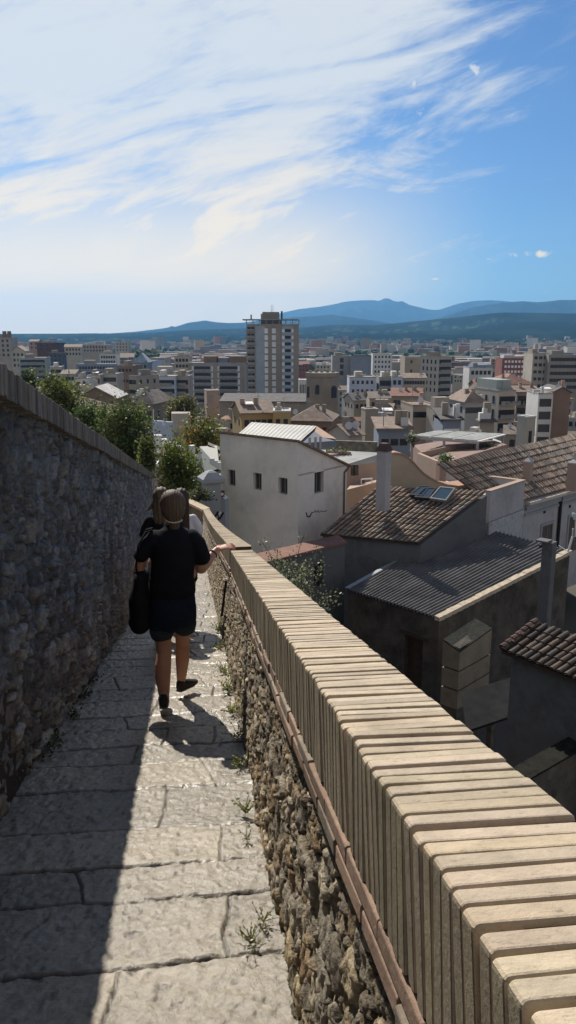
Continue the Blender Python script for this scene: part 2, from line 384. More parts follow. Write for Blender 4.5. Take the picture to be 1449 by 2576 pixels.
def strip(mb, s0, s1, ds, l0, l1, n0, n1):
    q = s0
    while q < s1-1e-6:
        b = min(q+ds, s1)
        f0 = frame_at(q) if q > 8.75 else (PL, PD, PN); f1 = frame_at(b) if b > 8.75 else (PL, PD, PN)
        A = lambda x, f, l, n: S(x, float(l_par(x)), float(n_par(x))) + f[0]*l + f[2]*n
        v = [A(q, f0, l0, n0), A(q, f0, l1, n0), A(q, f0, l1, n1), A(q, f0, l0, n1), A(b, f1, l0, n0), A(b, f1, l1, n0), A(b, f1, l1, n1), A(b, f1, l0, n1)]
        mb.add(v, [(0,1,2,3),(7,6,5,4),(0,4,5,1),(1,5,6,2),(2,6,7,3),(3,7,4,0)]); q = b
strip(mb, -.4, 8.69, 9.2, .016, .055, -CH-.001, -.020); strip(mb, -.4, 8.69, 9.2, .056, CW-.002, -CH-.001, -.0085); strip(mb, 8.72, 29.1, .5, .012, CW-.006, -CH-.001, -.010)
mb.build('mortar_bed', M['mortar'], par)
def fired(k):
    c = np.array([.30, .205, .15])*(.65+.55*rng.random()); 
    if rng.random() < .35: c = np.array([.27, .22, .17])*(.8+.4*rng.random())
    return tuple(c)
mb = MB()
for j in range(2):
    L_ = .275; tvb, tfb = brick_template(.27, .036, L_-.012, .003, .006)
    ss = np.arange(-.5+.13*j, 29, L_); fr = [frame_at(q) if q > 8.75 else (PL, PD, PN) for q in ss]
    cen = [S(q, float(l_par(q)), float(n_par(q))) + f[0]*(.27/2-.007-.004*j+rng.normal()*.0025) - f[2]*(CH+.022+.043*j) for q, f in zip(ss, fr)]
    brick_run(mb, tvb, tfb, cen, fr, fired, .003)
mb.build('flat_brick_courses', M['redbrick'], par)
mb = MB(); strip(mb, -1, 29.2, .6, .025, CW, -CH-.095, -CH-.004)
mb.build('bed_joint', M['mortar'], par)
mb = MB()
q = -1.0
while q < 29:
    b = q+.6; p = [S(q, float(l_par(q))+.06, float(n_par(q))-.36), S(b, float(l_par(b))+.06, float(n_par(b))-.36), S(b, float(l_par(b))+CW, float(n_par(b))-.36), S(q, float(l_par(q))+CW, float(n_par(q))-.36)]
    mb.prism(p, -15); q = b
mb.build('outer_face', M['old_wall'], par)

# far end: the walkway turns left between a low brick wall and the trees
ew = empty('end_wall', S(29.1, -.5, -.95), 'low brown brick wall with pale coping closing the far end of the walkway', 'wall')
a0 = S(29.2, -.08, .06); b0 = at(466, 1267, 29.4); 
d = b0-a0; d[2] = 0; d /= np.linalg.norm(d); nrm = np.array([-d[1], d[0], 0])
if nrm[1] < 0: nrm = -nrm
mb = MB(); 
top = [a0-PN*.09, b0+d*.5+np.array([0,0,.06]), b0+d*.5+nrm*.3+np.array([0,0,.06]), a0+nrm*.3-PN*.09]
mb.prism(top, -9); mb.build('brick_face', mat('brown_brick', (.20, .135, .075), .95, .45, 9, .02, 14, stain=.4, sscale=3), ew)
mb = MB(); mb.slab([top[0]-nrm*.03+PN*.09, top[1]-nrm*.03+PN*.09, top[2]+nrm*.03+PN*.09, top[3]+nrm*.03+PN*.09], .085); mb.build('coping', mat('pale_coping', (.5, .4, .28), .9, .2, 5), ew)
# iron strip on the parapet where two lengths of wall meet
ro = empty('drainpipe', S(8.45, .2, -1.2), 'thin dark drainpipe with a pale stain on the parapet face, level with the walking woman', 'pipe')
mb = MB(); mb.tube(S(8.5, .155, -1.15), S(8.5, .215, -.76), .014, .014, 8); mb.build('pipe', M['dark_metal'], ro)
mb = MB(); mb.tube(S(8.5, .213, -.765), S(8.5, .216, -.745), .019, .019, 8); mb.build('pipe_cap', M['white_paint'], ro)
# weeds in the joint between paving and parapet
def leaf_quads(c, n, size, spread, col, up=.5):
    v = []; f = []; cs = []
    for k in range(n):
        p = c + rng.normal(size=3)*spread; p[2] = max(p[2], c[2]-spread[2]*.8)
        a = rng.normal(size=3); a[2] = abs(a[2])*up+.1; a /= np.linalg.norm(a); b = np.cross(a, rng.normal(size=3)); b /= np.linalg.norm(b)+1e-9
        L_ = size*(.6+.8*rng.random()); w = L_*.42
        i = len(v); v += [p, p+a*L_*.5+b*w, p+a*L_, p+a*L_*.5-b*w]; f.append((i, i+1, i+2, i+3)); cs.append(tuple(np.array(col)*(.55+.9*rng.random())))
    return v, f, cs
def add_leaves(mb, v, f, cs):
    b = mb.n; mb.v.append(np.array(v)); mb.n += len(v); mb.f += [tuple(i+b for i in q) for q in f]; mb.m += [0]*len(f); mb.c += cs
WEEDS = [(2.62, .12, .04, 55, 'broad-leaved green weed at the parapet foot, nearest the camera'), (2.75, .17, .04, 40, 'small sprig of weed just behind the nearest broad-leaved weed'),
         (3.45, .15, .028, 36, 'sparse upright weed on the paving edge, second clump along the parapet foot'), (3.75, .16, .05, 60, 'low rosette weed with light leaves at the parapet foot, level with the cross joint'),
         (4.45, .17, .05, 60, 'small green tuft at the parapet foot beside the tip of the woman\'s shadow'), (5.0, .17, .05, 70, 'weed tuft at the parapet foot where the woman\'s shadow meets the wall'),
         (5.6, .16, .06, 90, 'pale green weed clump at the parapet foot level with the woman\'s trailing shoe'), (6.3, .15, .07, 130, 'bright yellow-green weed clump at the parapet foot just ahead of the woman\'s shoes'),
         (7.0, .14, .06, 90, 'green weed clump at the parapet foot level with the woman\'s knees'), (8.2, .13, .06, 90, 'green weed clump at the parapet foot between the two shadows'), (9.4, .13, .08, 90, 'farthest weed clump at the parapet foot inside the friends\' shadow')]
for s_, l_, sz, n_, lab in WEEDS:
    mb = MB(); c = S(s_, l_, -1.46); hue = rng.random()
    for k in range(int(n_/6)+4):          # leaning stems with leaves set along them, all from one root
        d = np.array([rng.normal()*.55, rng.normal()*.75, .55+.5*rng.random()]); d /= np.linalg.norm(d); L_ = sz*(.8+1.3*rng.random()); p = c.copy()
        for j in range(4):
            q = p+d*L_/4; mb.tube(p, q, .0014, .0011, 4, 0, (.12, .14, .05)); d = d+np.array([rng.normal()*.12, rng.normal()*.12, -.10]); d /= np.linalg.norm(d); p = q
            for i in range(2):
                a = d+rng.normal(size=3)*.8; a /= np.linalg.norm(a); w = np.cross(a, rng.normal(size=3)); w /= np.linalg.norm(w)+1e-9; ll = sz*(.22+.22*rng.random())
                sh = .55+.8*rng.random(); cl = np.array([.13+.07*hue, .19, .05])*sh if rng.random() > .12 else np.array([.22, .17, .08])*sh
                mb.add([p, p+a*ll*.5+w*ll*.24, p+a*ll, p+a*ll*.5-w*ll*.24], [(0, 1, 2, 3)], 0, tuple(cl))
    o = mb.build('weed', M['leaf'], loc=c); tag(o, lab, 'weed', 'weeds along the foot of the parapet')
mb = MB()
for k in range(5):
    c = S(4.6+.5*k+rng.random()*.3, -.985, -1.45); add_leaves(mb, *leaf_quads(c, 40, .03, np.array([.03, .07, .02]), (.07, .075, .035), .8))
o = mb.build('moss', M['leaf'], loc=S(5.5, -1, -1.45)); tag(o, 'dark moss growing along the shaded foot of the high wall', 'moss', kind='stuff')
# ------------------------------------------------------------------ people
def tubeV(pts, rad, seg=18, ax=(1, 0, 0)):
    """closed lofted limb; rad items r or (ra, rb): ra along ax"""
    pts = [np.asarray(p, float) for p in pts]; n = len(pts); v = []; f = []
    rad = [(r, r) if np.isscalar(r) else r for r in rad]
    tg = [pts[min(i+1, n-1)]-pts[max(i-1, 0)] for i in range(n)]; tg = [t/np.linalg.norm(t) for t in tg]
    P = [pts[0]-tg[0]*min(rad[0])*.75, pts[0]-tg[0]*min(rad[0])*.45] + pts + [pts[-1]+tg[-1]*min(rad[-1])*.45, pts[-1]+tg[-1]*min(rad[-1])*.75]
    T = [tg[0]]*2+tg+[tg[-1]]*2; Q = [(rad[0][0]*.55, rad[0][1]*.55), (rad[0][0]*.86, rad[0][1]*.86)]+rad+[(rad[-1][0]*.86, rad[-1][1]*.86), (rad[-1][0]*.55, rad[-1][1]*.55)]
    for p, t, r in zip(P, T, Q):
        a = np.array(ax, float); a = a-t*(a@t); a /= np.linalg.norm(a)+1e-9; b = np.cross(t, a)
        for k in range(seg):
            q = 2*math.pi*k/seg; v.append(p+a*math.cos(q)*r[0]+b*math.sin(q)*r[1])
    m = len(P)
    for i in range(m-1):
        for k in range(seg): f.append((i*seg+k, i*seg+(k+1) % seg, (i+1)*seg+(k+1) % seg, (i+1)*seg+k))
    f.append(tuple(range(seg-1, -1, -1))); f.append(tuple(range((m-1)*seg, m*seg)))
    return v, f
def ball(c, r, seg=16, rings=10):
    v = []; f = []; c = np.asarray(c, float); r = np.asarray(r, float)*np.ones(3)
    for i in range(rings+1):
        a = math.pi*(i+.02 if i == 0 else i-.02 if i == rings else i)/rings
        for k in range(seg):
            b = 2*math.pi*k/seg; v.append(c+r*np.array([math.sin(a)*math.cos(b), math.sin(a)*math.sin(b), math.cos(a)]))
    for i in range(rings):
        for k in range(seg): f.append((i*seg+k, (i+1)*seg+k, (i+1)*seg+(k+1) % seg, i*seg+(k+1) % seg))
    f.append(tuple(range(seg))); f.append(tuple(range((rings+1)*seg-1, rings*seg-1, -1)))
    return v, f
def union(name, parts, material, parent, voxel=.008, smooth=4, disp=None):
    """weld overlapping lofts into one continuous skin, in the parent's local space"""
    mb = MB()
    for v, f in parts: mb.add(v, f)
    o = bpy.data.objects.new('tmp', mb.mesh('tmp', material)); C.objects.link(o)
    r = o.modifiers.new('r', 'REMESH'); r.mode = 'VOXEL'; r.voxel_size = voxel; r.use_smooth_shade = True
    s = o.modifiers.new('s', 'SMOOTH'); s.factor = .5; s.iterations = smooth
    dg = bpy.context.evaluated_depsgraph_get(); me = bpy.data.meshes.new_from_object(o.evaluated_get(dg))
    bpy.data.objects.remove(o); me.name = name
    if not len(me.materials): me.materials.append(material)
    n = len(me.vertices); co = np.zeros(n*3, np.float32); me.vertices.foreach_get('co', co); co = co.reshape(-1, 3).astype(float)
    if disp is not None:
        nr = np.zeros(n*3, np.float32); me.vertices.foreach_get('normal', nr); co = co+nr.reshape(-1, 3)*disp(co)[:, None]
        me.vertices.foreach_set('co', co.astype(np.float32).ravel())
    me.polygons.foreach_set('use_smooth', [True]*len(me.polygons)); me.update()
    q = bpy.data.objects.new(name, me); C.objects.link(q); q.parent = parent; return q
def raw(name, parts, material, parent, smooth=True):
    mb = MB()
    for v, f in parts: mb.add(v, f)
    o = bpy.data.objects.new(name, mb.mesh(name, material, smooth)); C.objects.link(o); o.parent = parent; return o
def skin_mat(name, col):
    m = mat(name, col, .5, .12, 14, 0, 1, spec=.35); b = m.node_tree.nodes['Principled BSDF']
    b.inputs['Subsurface Weight'].default_value = .35; b.inputs['Subsurface Radius'].default_value = (1, .35, .2); b.inputs['Subsurface Scale'].default_value = .02; return m
M['skin'] = skin_mat('skin', (.42, .22, .145))
M['skin2'] = skin_mat('skin_pale', (.46, .27, .2))
M['black_cotton'] = mat('black_cotton', (.012, .013, .017), .95, .3, 6, .0015, 300, spec=.12)
M['denim'] = mat('dark_denim', (.012, .018, .034), .9, .4, 60, .001, 500, spec=.15)
M['denim_cuff'] = mat('denim_cuff', (.028, .034, .048), .9, .3, 60)
M['shoe'] = mat('dark_shoe', (.018, .016, .018), .7, .3, 20)
M['sole'] = mat('shoe_sole', (.16, .14, .12), .8, .3, 20)
M['bag'] = mat('black_canvas', (.010, .011, .014), .9, .3, 8, .002, 120, spec=.15)
M['white_cotton'] = mat('white_cotton', (.62, .62, .68), .9, .1, 8)
M['elastic'] = mat('hair_band', (.45, .40, .34), .7, .1, 8)
def hair_mat(name, c1, c2):
    m = mat(name, c1, .62, 0, 1, 0, 1, spec=.2); nt = m.node_tree; N = nt.nodes; Lk = nt.links; b = N['Principled BSDF']
    tc = N.new('ShaderNodeTexCoord'); mp = N.new('ShaderNodeMapping'); mp.inputs['Scale'].default_value = (80, 14, 7); n = N.new('ShaderNodeTexNoise'); n.inputs['Scale'].default_value = 1.5; n.inputs['Detail'].default_value = 4
    r = N.new('ShaderNodeMix'); r.data_type = 'RGBA'; r.inputs[6].default_value = (*c1, 1); r.inputs[7].default_value = (*c2, 1)
    Lk.new(tc.outputs['Object'], mp.inputs[0]); Lk.new(mp.outputs[0], n.inputs[0]); Lk.new(n.outputs[0], r.inputs[0]); Lk.new(r.outputs[2], b.inputs['Base Color'])
    bp = N.new('ShaderNodeBump'); bp.inputs['Distance'].default_value = .004; Lk.new(n.outputs[0], bp.inputs['Height']); Lk.new(bp.outputs[0], b.inputs['Normal'])
    return m
M['hair_blond'] = hair_mat('dark_blond_hair', (.045, .031, .022), (.15, .105, .07))
M['hair_brown'] = hair_mat('long_brown_hair', (.025, .017, .012), (.085, .055, .038))
M['hair_fair'] = hair_mat('fair_hair', (.05, .035, .024), (.17, .12, .08))
HEAD = math.atan2(-PD[0], PD[1])          # heading of the walkway about Z (left of +Y)
def pbase(s, l): return S(s, l, float(n_path(s)))
def arr(*a): return np.array(a, float)

def hand(wrist, dirv, palm_n, side, size=1.0):
    """palm, four bent unequal fingers and a thumb"""
    d = np.asarray(dirv, float); d /= np.linalg.norm(d); n = np.asarray(palm_n, float); n = n-d*(n@d); n /= np.linalg.norm(n); w = np.cross(n, d)*side
    P = [tubeV([wrist, wrist+d*.035*size, wrist+d*.085*size], [(.027*size, .017*size), (.038*size, .014*size), (.040*size, .012*size)], 16, w)]
    for k, (o, L_, cv) in enumerate(((-.031, .058, .55), (-.011, .072, .38), (.010, .079, .30), (.030, .071, .22))):
        b = wrist+d*.085*size+w*o*size; p = [b-d*.012]; dd = d+w*o*2.2; dd /= np.linalg.norm(dd)
        for j, q in enumerate((.45, .32, .23)):
            dd = dd*math.cos(cv*(.5+.3*j))+n*math.sin(cv*(.5+.3*j)); dd /= np.linalg.norm(dd); p.append(p[-1]+dd*L_*q*size+(d*.012 if j == 0 else 0))
        P.append(tubeV(p, [.0095*size, .009*size, .0083*size, .0068*size], 10, w))
    b = wrist+d*.022*size+w*.03*size; t1 = d*.6+w*.75+n*.25; t1 /= np.linalg.norm(t1); t2 = d*.9+w*.35+n*.3; t2 /= np.linalg.norm(t2)
    P.append(tubeV([b, b+t1*.032*size, b+t1*.032*size+t2*.032*size, b+t1*.032*size+t2*.055*size], [.014*size, .012*size, .0105*size, .008*size], 10, w))
    return P
def head_parts(c, s=1.0):
    return [ball(c+arr(0, -.012, .012)*s, arr(.074, .094, .096)*s, 20, 14), ball(c+arr(0, .03, -.055)*s, arr(.056, .062, .062)*s),
            ball(c+arr(0, .055, -.095)*s, arr(.03, .03, .022)*s), tubeV([c+arr(0, .083, .012)*s, c+arr(0, .104, -.03)*s], [.009*s, .014*s], 10), ball(c+arr(0, .088, -.062)*s, arr(.022, .01, .008)*s),
            ball(c+arr(.078, -.005, -.01)*s, arr(.011, .02, .032)*s), ball(c+arr(-.078, -.005, -.01)*s, arr(.011, .02, .032)*s)]
def shoe(parent, heel, d, pitch, mu, ms, name='shoe'):
    d = np.asarray(d, float); d /= np.linalg.norm(d); f = arr(d[0]*math.cos(pitch), d[1]*math.cos(pitch), -math.sin(pitch)); w = arr(d[1], -d[0], 0); u = np.cross(w, f)
    A = lambda a, b, c: heel+f*a+w*b+u*c
    up = [tubeV([A(.0, 0, .038), A(.05, 0, .045), A(.12, 0, .036), A(.19, 0, .026), A(.232, 0, .022)], [(.033, .036), (.037, .045), (.042, .034), (.044, .022), (.034, .015)], 16, w), tubeV([A(.005, 0, .05), A(.01, 0, .078)], [.034, .033], 14, w)]
    o = union(name, up, mu, parent, .006, 4)
    sl = [tubeV([A(-.012, 0, .008), A(.06, 0, .007), A(.15, 0, .007), A(.235, 0, .010)], [(.034, .009), (.037, .009), (.046, .009), (.032, .008)], 16, w)]
    so = union('sole', sl, ms, o, .005, 2); return o
# ---- the woman in front
wm = empty('person', pbase(6.0, -.23), 'woman in black t-shirt and dark denim shorts, one hand held out over the parapet', 'person', rz=HEAD)
head = arr(.004, .035, 1.552); sl_ = -.2262
gz = lambda y: sl_*y
LA = arr(-.098, -.20, gz(-.2)+.085); RA = arr(.012, .235, gz(.235)+.125)
body = head_parts(head)
body += [tubeV([arr(0, .0, 1.33), arr(0, .012, 1.40), arr(0, .03, 1.49)], [(.075, .07), (.056, .058), (.054, .06)], 18),
         tubeV([arr(-.02, 0, .80), arr(-.02, 0, .90), arr(-.015, 0, 1.05), arr(-.005, 0, 1.2), arr(0, 0, 1.31), arr(0, 0, 1.37)], [(.15, .10), (.15, .10), (.13, .09), (.135, .095), (.125, .075), (.075, .055)], 22)]
# legs: left trailing, right leading with a softly bent knee
body += [tubeV([arr(-.10, -.0, .84), arr(-.108, .0, .66), arr(-.100, -.01, .50), arr(-.096, -.035, .44), arr(-.104, -.085, .36), arr(-.108, -.11, .29), arr(-.102, -.155, .18), LA+arr(0, 0, .02), LA-arr(0, 0, .03)],
               [.086, .077, .059, .055, .060, .059, .043, .034, .034], 18),
         tubeV([arr(.06, .02, .84), arr(.055, .08, .66), arr(.038, .14, .50), arr(.034, .165, .43), arr(.032, .17, .36), arr(.030, .175, .29), arr(.020, .195, .16), RA+arr(0, 0, .0), RA-arr(0, 0, .05)],
               [.086, .077, .057, .053, .056, .054, .041, .033, .033], 18)]
# right arm out over the parapet
EL = arr(.192, .03, 1.065); WR = arr(.312, .17, 1.165)
body += [tubeV([arr(.135, 0, 1.305), arr(.175, .0, 1.235), arr(.198, .01, 1.15), EL], [.038, .040, .045, .044], 16), tubeV([EL, EL+(WR-EL)*.35, EL+(WR-EL)*.75, WR], [.043, .043, .032, .026], 16)]
body += hand(WR, arr(.88, .35, .16), arr(.15, .25, -.95), -1, 1.0)
# left arm hanging by the bag
E2 = arr(-.262, .02, 1.06); W2 = arr(-.262, .12, .84)
body += [tubeV([arr(-.135, 0, 1.305), arr(-.195, .0, 1.235), arr(-.238, .01, 1.15), E2], [.038, .038, .042, .042], 16), tubeV([E2, E2+(W2-E2)*.35, W2], [.042, .042, .026], 16)] + hand(W2, arr(.02, .25, -.96), arr(.95, .1, 0), 1)
union('body', body, M['skin'], wm, .0052, 3)
wr = lambda co: .004*(fbm(co[:, 0]*9+co[:, 2]*4, co[:, 2]*5+co[:, 1]*6, 3, 5)-.45)*2 + .003*np.sin(co[:, 2]*26+co[:, 0]*14+4*fbm(co[:, 0]*3, co[:, 2]*3, 2, 6))
shirt = [tubeV([arr(-.022, -.005, .895), arr(-.022, -.005, .93), arr(-.018, -.005, 1.03), arr(-.008, -.005, 1.16), arr(0, -.005, 1.27), arr(0, 0, 1.325), arr(0, .01, 1.366), arr(0, .015, 1.39)],
               [(.168, .125), (.170, .128), (.160, .125), (.160, .128), (.166, .12), (.152, .105), (.112, .085), (.072, .068)], 26),
         tubeV([arr(.125, 0, 1.315), arr(.168, .0, 1.262), arr(.192, .005, 1.19), arr(.200, .01, 1.158)], [(.062, .075), (.066, .072), (.066, .070), (.067, .070)], 20),
         tubeV([arr(-.125, 0, 1.315), arr(-.18, .0, 1.265), arr(-.222, .005, 1.21), arr(-.235, .008, 1.188)], [(.062, .075), (.060, .072), (.056, .070), (.056, .070)], 20)]
union('t_shirt', shirt, M['black_cotton'], wm, .0085, 5, wr)
sh = [tubeV([arr(-.02, 0, .70), arr(-.02, -.005, .80), arr(-.02, 0, .93)], [(.172, .125), (.172, .13), (.155, .115)], 24),
      tubeV([arr(-.105, 0, .78), arr(-.108, .005, .68), arr(-.110, .005, .600)], [.092, .090, .088], 20), tubeV([arr(.062, .03, .78), arr(.060, .075, .68), arr(.056, .095, .610)], [.092, .089, .087], 20)]
sho = union('shorts', sh, M['denim'], wm, .0085, 4, lambda co: .5*wr(co))
union('turn_up', [tubeV([arr(-.110, .005, .588), arr(-.110, .005, .618)], [.0915, .0925], 20)], M['denim_cuff'], sho, .006, 2)
union('turn_up', [tubeV([arr(.056, .097, .598), arr(.057, .093, .628)], [.0905, .0915], 20)], M['denim_cuff'], sho, .006, 2)
ls = shoe(wm, arr(-.10, -.275, gz(-.275)+.045), arr(-.04, 1, 0), .16, M['shoe'], M['sole'])
rs = shoe(wm, arr(.0, .19, gz(.19)+.055), arr(.5, .86, 0), .12, M['shoe'], M['sole'])
# hair: pulled back into a low tail under a pale band
def strands(co): 
    th = np.arctan2(co[:, 0]-head[0], co[:, 2]-head[2]+.03); return .010*(fbm(co[:, 0]*14, co[:, 2]*12+co[:, 1]*9, 2, 13)-.38) + .0012*np.sin(co[:, 0]*330+3*vnoise(co[:, 2]*9, co[:, 0]*9, 3)) + .003*(vnoise(co[:, 0]*60, co[:, 2]*6, 8)-.5)
hr = [ball(head+arr(0, -.024, .016), arr(.094, .104, .100), 24, 16), ball(head+arr(0, -.062, -.028), arr(.087, .065, .085)), ball(head+arr(.004, -.075, -.082), arr(.055, .042, .05)),
      tubeV([head+arr(.006, -.078, -.095), head+arr(.008, -.082, -.15), head+arr(.01, -.078, -.185)], [(.042, .03), (.04, .026), (.026, .016)], 16)]
ho = union('hair', hr, M['hair_blond'], wm, .0055, 3, strands)
hb = [tubeV([head+arr(.055*math.cos(a)+.006, -.082+.0425*math.sin(a), -.102+.004*math.cos(a*2)) for a in np.linspace(math.pi*.96, math.pi*2.04, 14)], [.006]*14, 8, (0, 0, 1))]
raw('hair_band', hb, M['elastic'], ho)
raw('bracelet', [tubeV([WR-arr(.026, .03, .022)+(.0335)*(math.cos(a)*arr(.57, -.7, .1)+math.sin(a)*arr(-.42, -.2, .88)) for a in np.linspace(0, 2*math.pi, 22)], [.0065]*22, 8, (1, 0, 0))], M['dark_metal'], wm)
# bag
bg = empty('shoulder_bag', wm.matrix_world @ Vector((0, 0, 0)), 'slouchy black shoulder bag hanging at the left hip of the woman in black', 'bag', rz=HEAD); bg.location = wm.location
bp = [tubeV([arr(-.266, .035, .662), arr(-.268, .035, .70), arr(-.268, .035, .76), arr(-.262, .035, .88), arr(-.252, .035, .99), arr(-.25, .035, 1.03)], [(.080, .16), (.086, .168), (.082, .165), (.076, .165), (.062, .15), (.056, .14)], 22)]
union('bag_body', bp, M['bag'], bg, .008, 4, lambda co: 1.3*wr(co))
for y in (-.045, .11): raw('strap', [tubeV([arr(-.262, y, 1.0), arr(-.272, y*.9, 1.12), arr(-.255, y*.6, 1.26), arr(-.195, y*.45, 1.365), arr(-.15, y*.3, 1.375)], [(.006, .013)]*5, 10)], M['bag'], bg)

# ---- two friends walking ahead
def friend(s_, l_, label, hm, shirt_m, short_m, hairlen, sc_=1.0, sleeve=True, turn=0.0, step=1, armout=0.0):
    r = empty('person', pbase(s_, l_), label, 'person', 'friends walking ahead on the wall walk', HEAD+turn); r.scale = (sc_,)*3
    h = arr(0, .03, 1.555); b = head_parts(h)
    b += [tubeV([arr(0, 0, 1.33), arr(0, .01, 1.40), arr(0, .03, 1.5)], [(.07, .06), (.05, .05), (.05, .055)], 16), tubeV([arr(0, 0, .82), arr(0, 0, .92), arr(0, 0, 1.06), arr(0, 0, 1.25), arr(0, 0, 1.35)], [(.14, .09), (.14, .09), (.11, .08), (.125, .08), (.08, .05)], 20)]
    for sd in (-1, 1):
        f = sd*step*.2
        b += [tubeV([arr(.085*sd, 0, .85), arr(.085*sd, f*.35, .66), arr(.08*sd, f*.5+.02, .46), arr(.08*sd, f*.75-.02, .30), arr(.075*sd, f, gz(f)+.10), arr(.075*sd, f, gz(f)+.05)], [.085, .075, .054, .055, .034, .033], 16)]
        e = arr((.2+.04*armout)*sd, -.02, 1.07); w = arr((.22+.03*armout)*sd, .12, .86)
        b += [tubeV([arr(.13*sd, 0, 1.30), arr(.18*sd, 0, 1.21), e], [.036, .036, .037], 14), tubeV([e, (e+w)/2, w], [.038, .036, .024], 14)] + hand(w, arr(.02*sd, .3, -.95), arr(-sd, .1, 0), sd)
    union('body', b, M['skin2'], r, .0065, 3)
    t = [tubeV([arr(0, 0, .90), arr(0, 0, 1.04), arr(0, 0, 1.22), arr(0, 0, 1.33), arr(0, .01, 1.385)], [(.155, .115), (.142, .11), (.155, .11), (.135, .09), (.066, .062)], 22)]
    for sd in (-1, 1): t.append(tubeV([arr(.12*sd, 0, 1.315), arr(.175*sd, 0, 1.24), arr(.195*sd, 0, 1.17)], [.058, .056, .056], 16))
    union('t_shirt', t, shirt_m, r, .01, 4, wr)
    q = [tubeV([arr(0, 0, .72), arr(0, 0, .82), arr(0, 0, .93)], [(.16, .115), (.16, .12), (.145, .1)], 20)]
    for sd in (-1, 1): q.append(tubeV([arr(.085*sd, .0, .78), arr(.085*sd, sd*step*.2*.3, .62)], [.088, .083], 16))
    union('shorts', q, short_m, r, .01, 3)
    for sd in (-1, 1): shoe(r, arr(.075*sd, sd*step*.2-.06, gz(sd*step*.2-.06)+.012), arr(0, 1, 0), .2, M['shoe'], M['sole'])
    st = lambda co: .003*np.sin(co[:, 0]*150+4*vnoise(co[:, 2]*9, co[:, 0]*9, 4))
    hp = [ball(h+arr(0, -.022, .02), arr(.092, .103, .1), 22, 14), ball(h+arr(0, -.05, -.03), arr(.092, .075, .1))]
    hp.append(tubeV([h+arr(0, -.06, -.05), h+arr(.0, -.085, -.16), h+arr(0, -.108, -.16-hairlen*.5), h+arr(.01, -.105, -.16-hairlen)], [(.096, .06), (.098, .045), (.098, .032), (.07, .018)], 20))
    if hairlen < .2: hp.append(tubeV([h+arr(-.07, -.03, -.03), h+arr(-.12, -.05, -.10), h+arr(-.165, -.06, -.125)], [(.03, .03), (.022, .02), (.008, .008)], 12))
    union('hair', hp, hm, r, .0065, 3, st)
    return r
friend(9.4, -.49, 'friend in a dark top with short fair hair, left of the two friends walking ahead', M['hair_fair'], M['black_cotton'], M['denim'], .12, 1.075, True, .12, 1)
friend(10.0, -.285, 'friend with long straight brown hair and a white short-sleeved top walking ahead', M['hair_brown'], M['white_cotton'], M['denim'], .34, 1.075, True, -.05, -1)
# ------------------------------------------------------------------ near houses, below the wall
def unit(v): return v/np.linalg.norm(v)
def lerp(a, b, t): return a+(b-a)*t
TILEC = [(.29,.21,.16), (.25,.195,.16), (.34,.27,.21), (.19,.155,.13), (.27,.23,.195), (.31,.22,.17), (.22,.195,.17)]
def tile_patch(mb, A, B, Cc, Dd, pitch=.21, tl=.40, dark=1.0, seed=0, mask=None):
    """barrel tiles on the patch A-B (eave) to D-C (top); every cover tile its own arched piece on a channel sheet"""
    A, B, Cc, Dd = [np.asarray(q, float) for q in (A, B, Cc, Dd)]
    n = unit(np.cross(B-A, Dd-A)); n = n if n[2] > 0 else -n
    nc = max(2, int(round(np.linalg.norm(B-A)/pitch))); nr = max(2, int(round(np.linalg.norm(Dd-A)/tl))); r_ = random.Random(seed)
    mb.add([A, B, Cc, Dd], [(0, 1, 2, 3) if np.dot(np.cross(B-A, Cc-A), n) > 0 else (3, 2, 1, 0)], 0, tuple(np.array([.15, .105, .08])*dark))
    Q = lambda u, v: lerp(lerp(A, B, u), lerp(Dd, Cc, u), v)
    for i in range(nc):
        ju = r_.uniform(-.12, .12)/nc
        for j in range(nr):
            u0 = (i+.5)/nc+ju+r_.uniform(-.05, .05)/nc; v0 = (j-.06)/nr; v1 = (j+1.04)/nr
            if mask is not None and mask((i+.5)/nc, (j+.5)/nr): continue
            p0 = Q(u0, v0); p1 = Q(u0, min(v1, 1)); w = unit(Q(min(u0+.01, 1.2), v0)-p0); wl = np.linalg.norm(Q(1, v0)-Q(0, v0))/nc
            w1 = np.linalg.norm(Q(1, v1)-Q(0, v1))/nc; vs = []
            for p, rr, lift in ((p0, min(wl, pitch*1.2)*.36, .035), (p1, min(w1, pitch*1.2)*.29, .006)):
                for k in range(6):
                    a = math.pi*k/5; vs.append(p+w*math.cos(a)*rr+n*(math.sin(a)*rr*.85+lift))
            c = np.array(TILEC[r_.randrange(len(TILEC))])*(.62+.65*r_.random())*dark
            mb.add(vs, [(k, k+1, 7+k, 6+k) for k in range(5)]+[(5, 4, 3, 2, 1, 0)], 0, tuple(c))
def corrugated(mb, A, B, Cc, Dd, pitch, amp, seed=0, mi=0):
    """sheets whose ribs run A->D; A-B is the eave"""
    n = unit(np.cross(B-A, Dd-A)); n = n if n[2] > 0 else -n
    nc = int(np.linalg.norm(B-A)/pitch)*6; nr = 6; b = []
    for j in range(nr+1):
        for i in range(nc+1):
            u = i/nc; v = j/nr; p = lerp(lerp(A, B, u), lerp(Dd, Cc, u), v)
            b.append(p+n*(amp*math.sin(2*math.pi*i/6)+.012*math.sin(v*9+u*5+seed)))
    f = []
    for j in range(nr):
        for i in range(nc):
            q = (j*(nc+1)+i, j*(nc+1)+i+1, (j+1)*(nc+1)+i+1, (j+1)*(nc+1)+i)
            f.append(q)
    mb.add(b, f, mi)
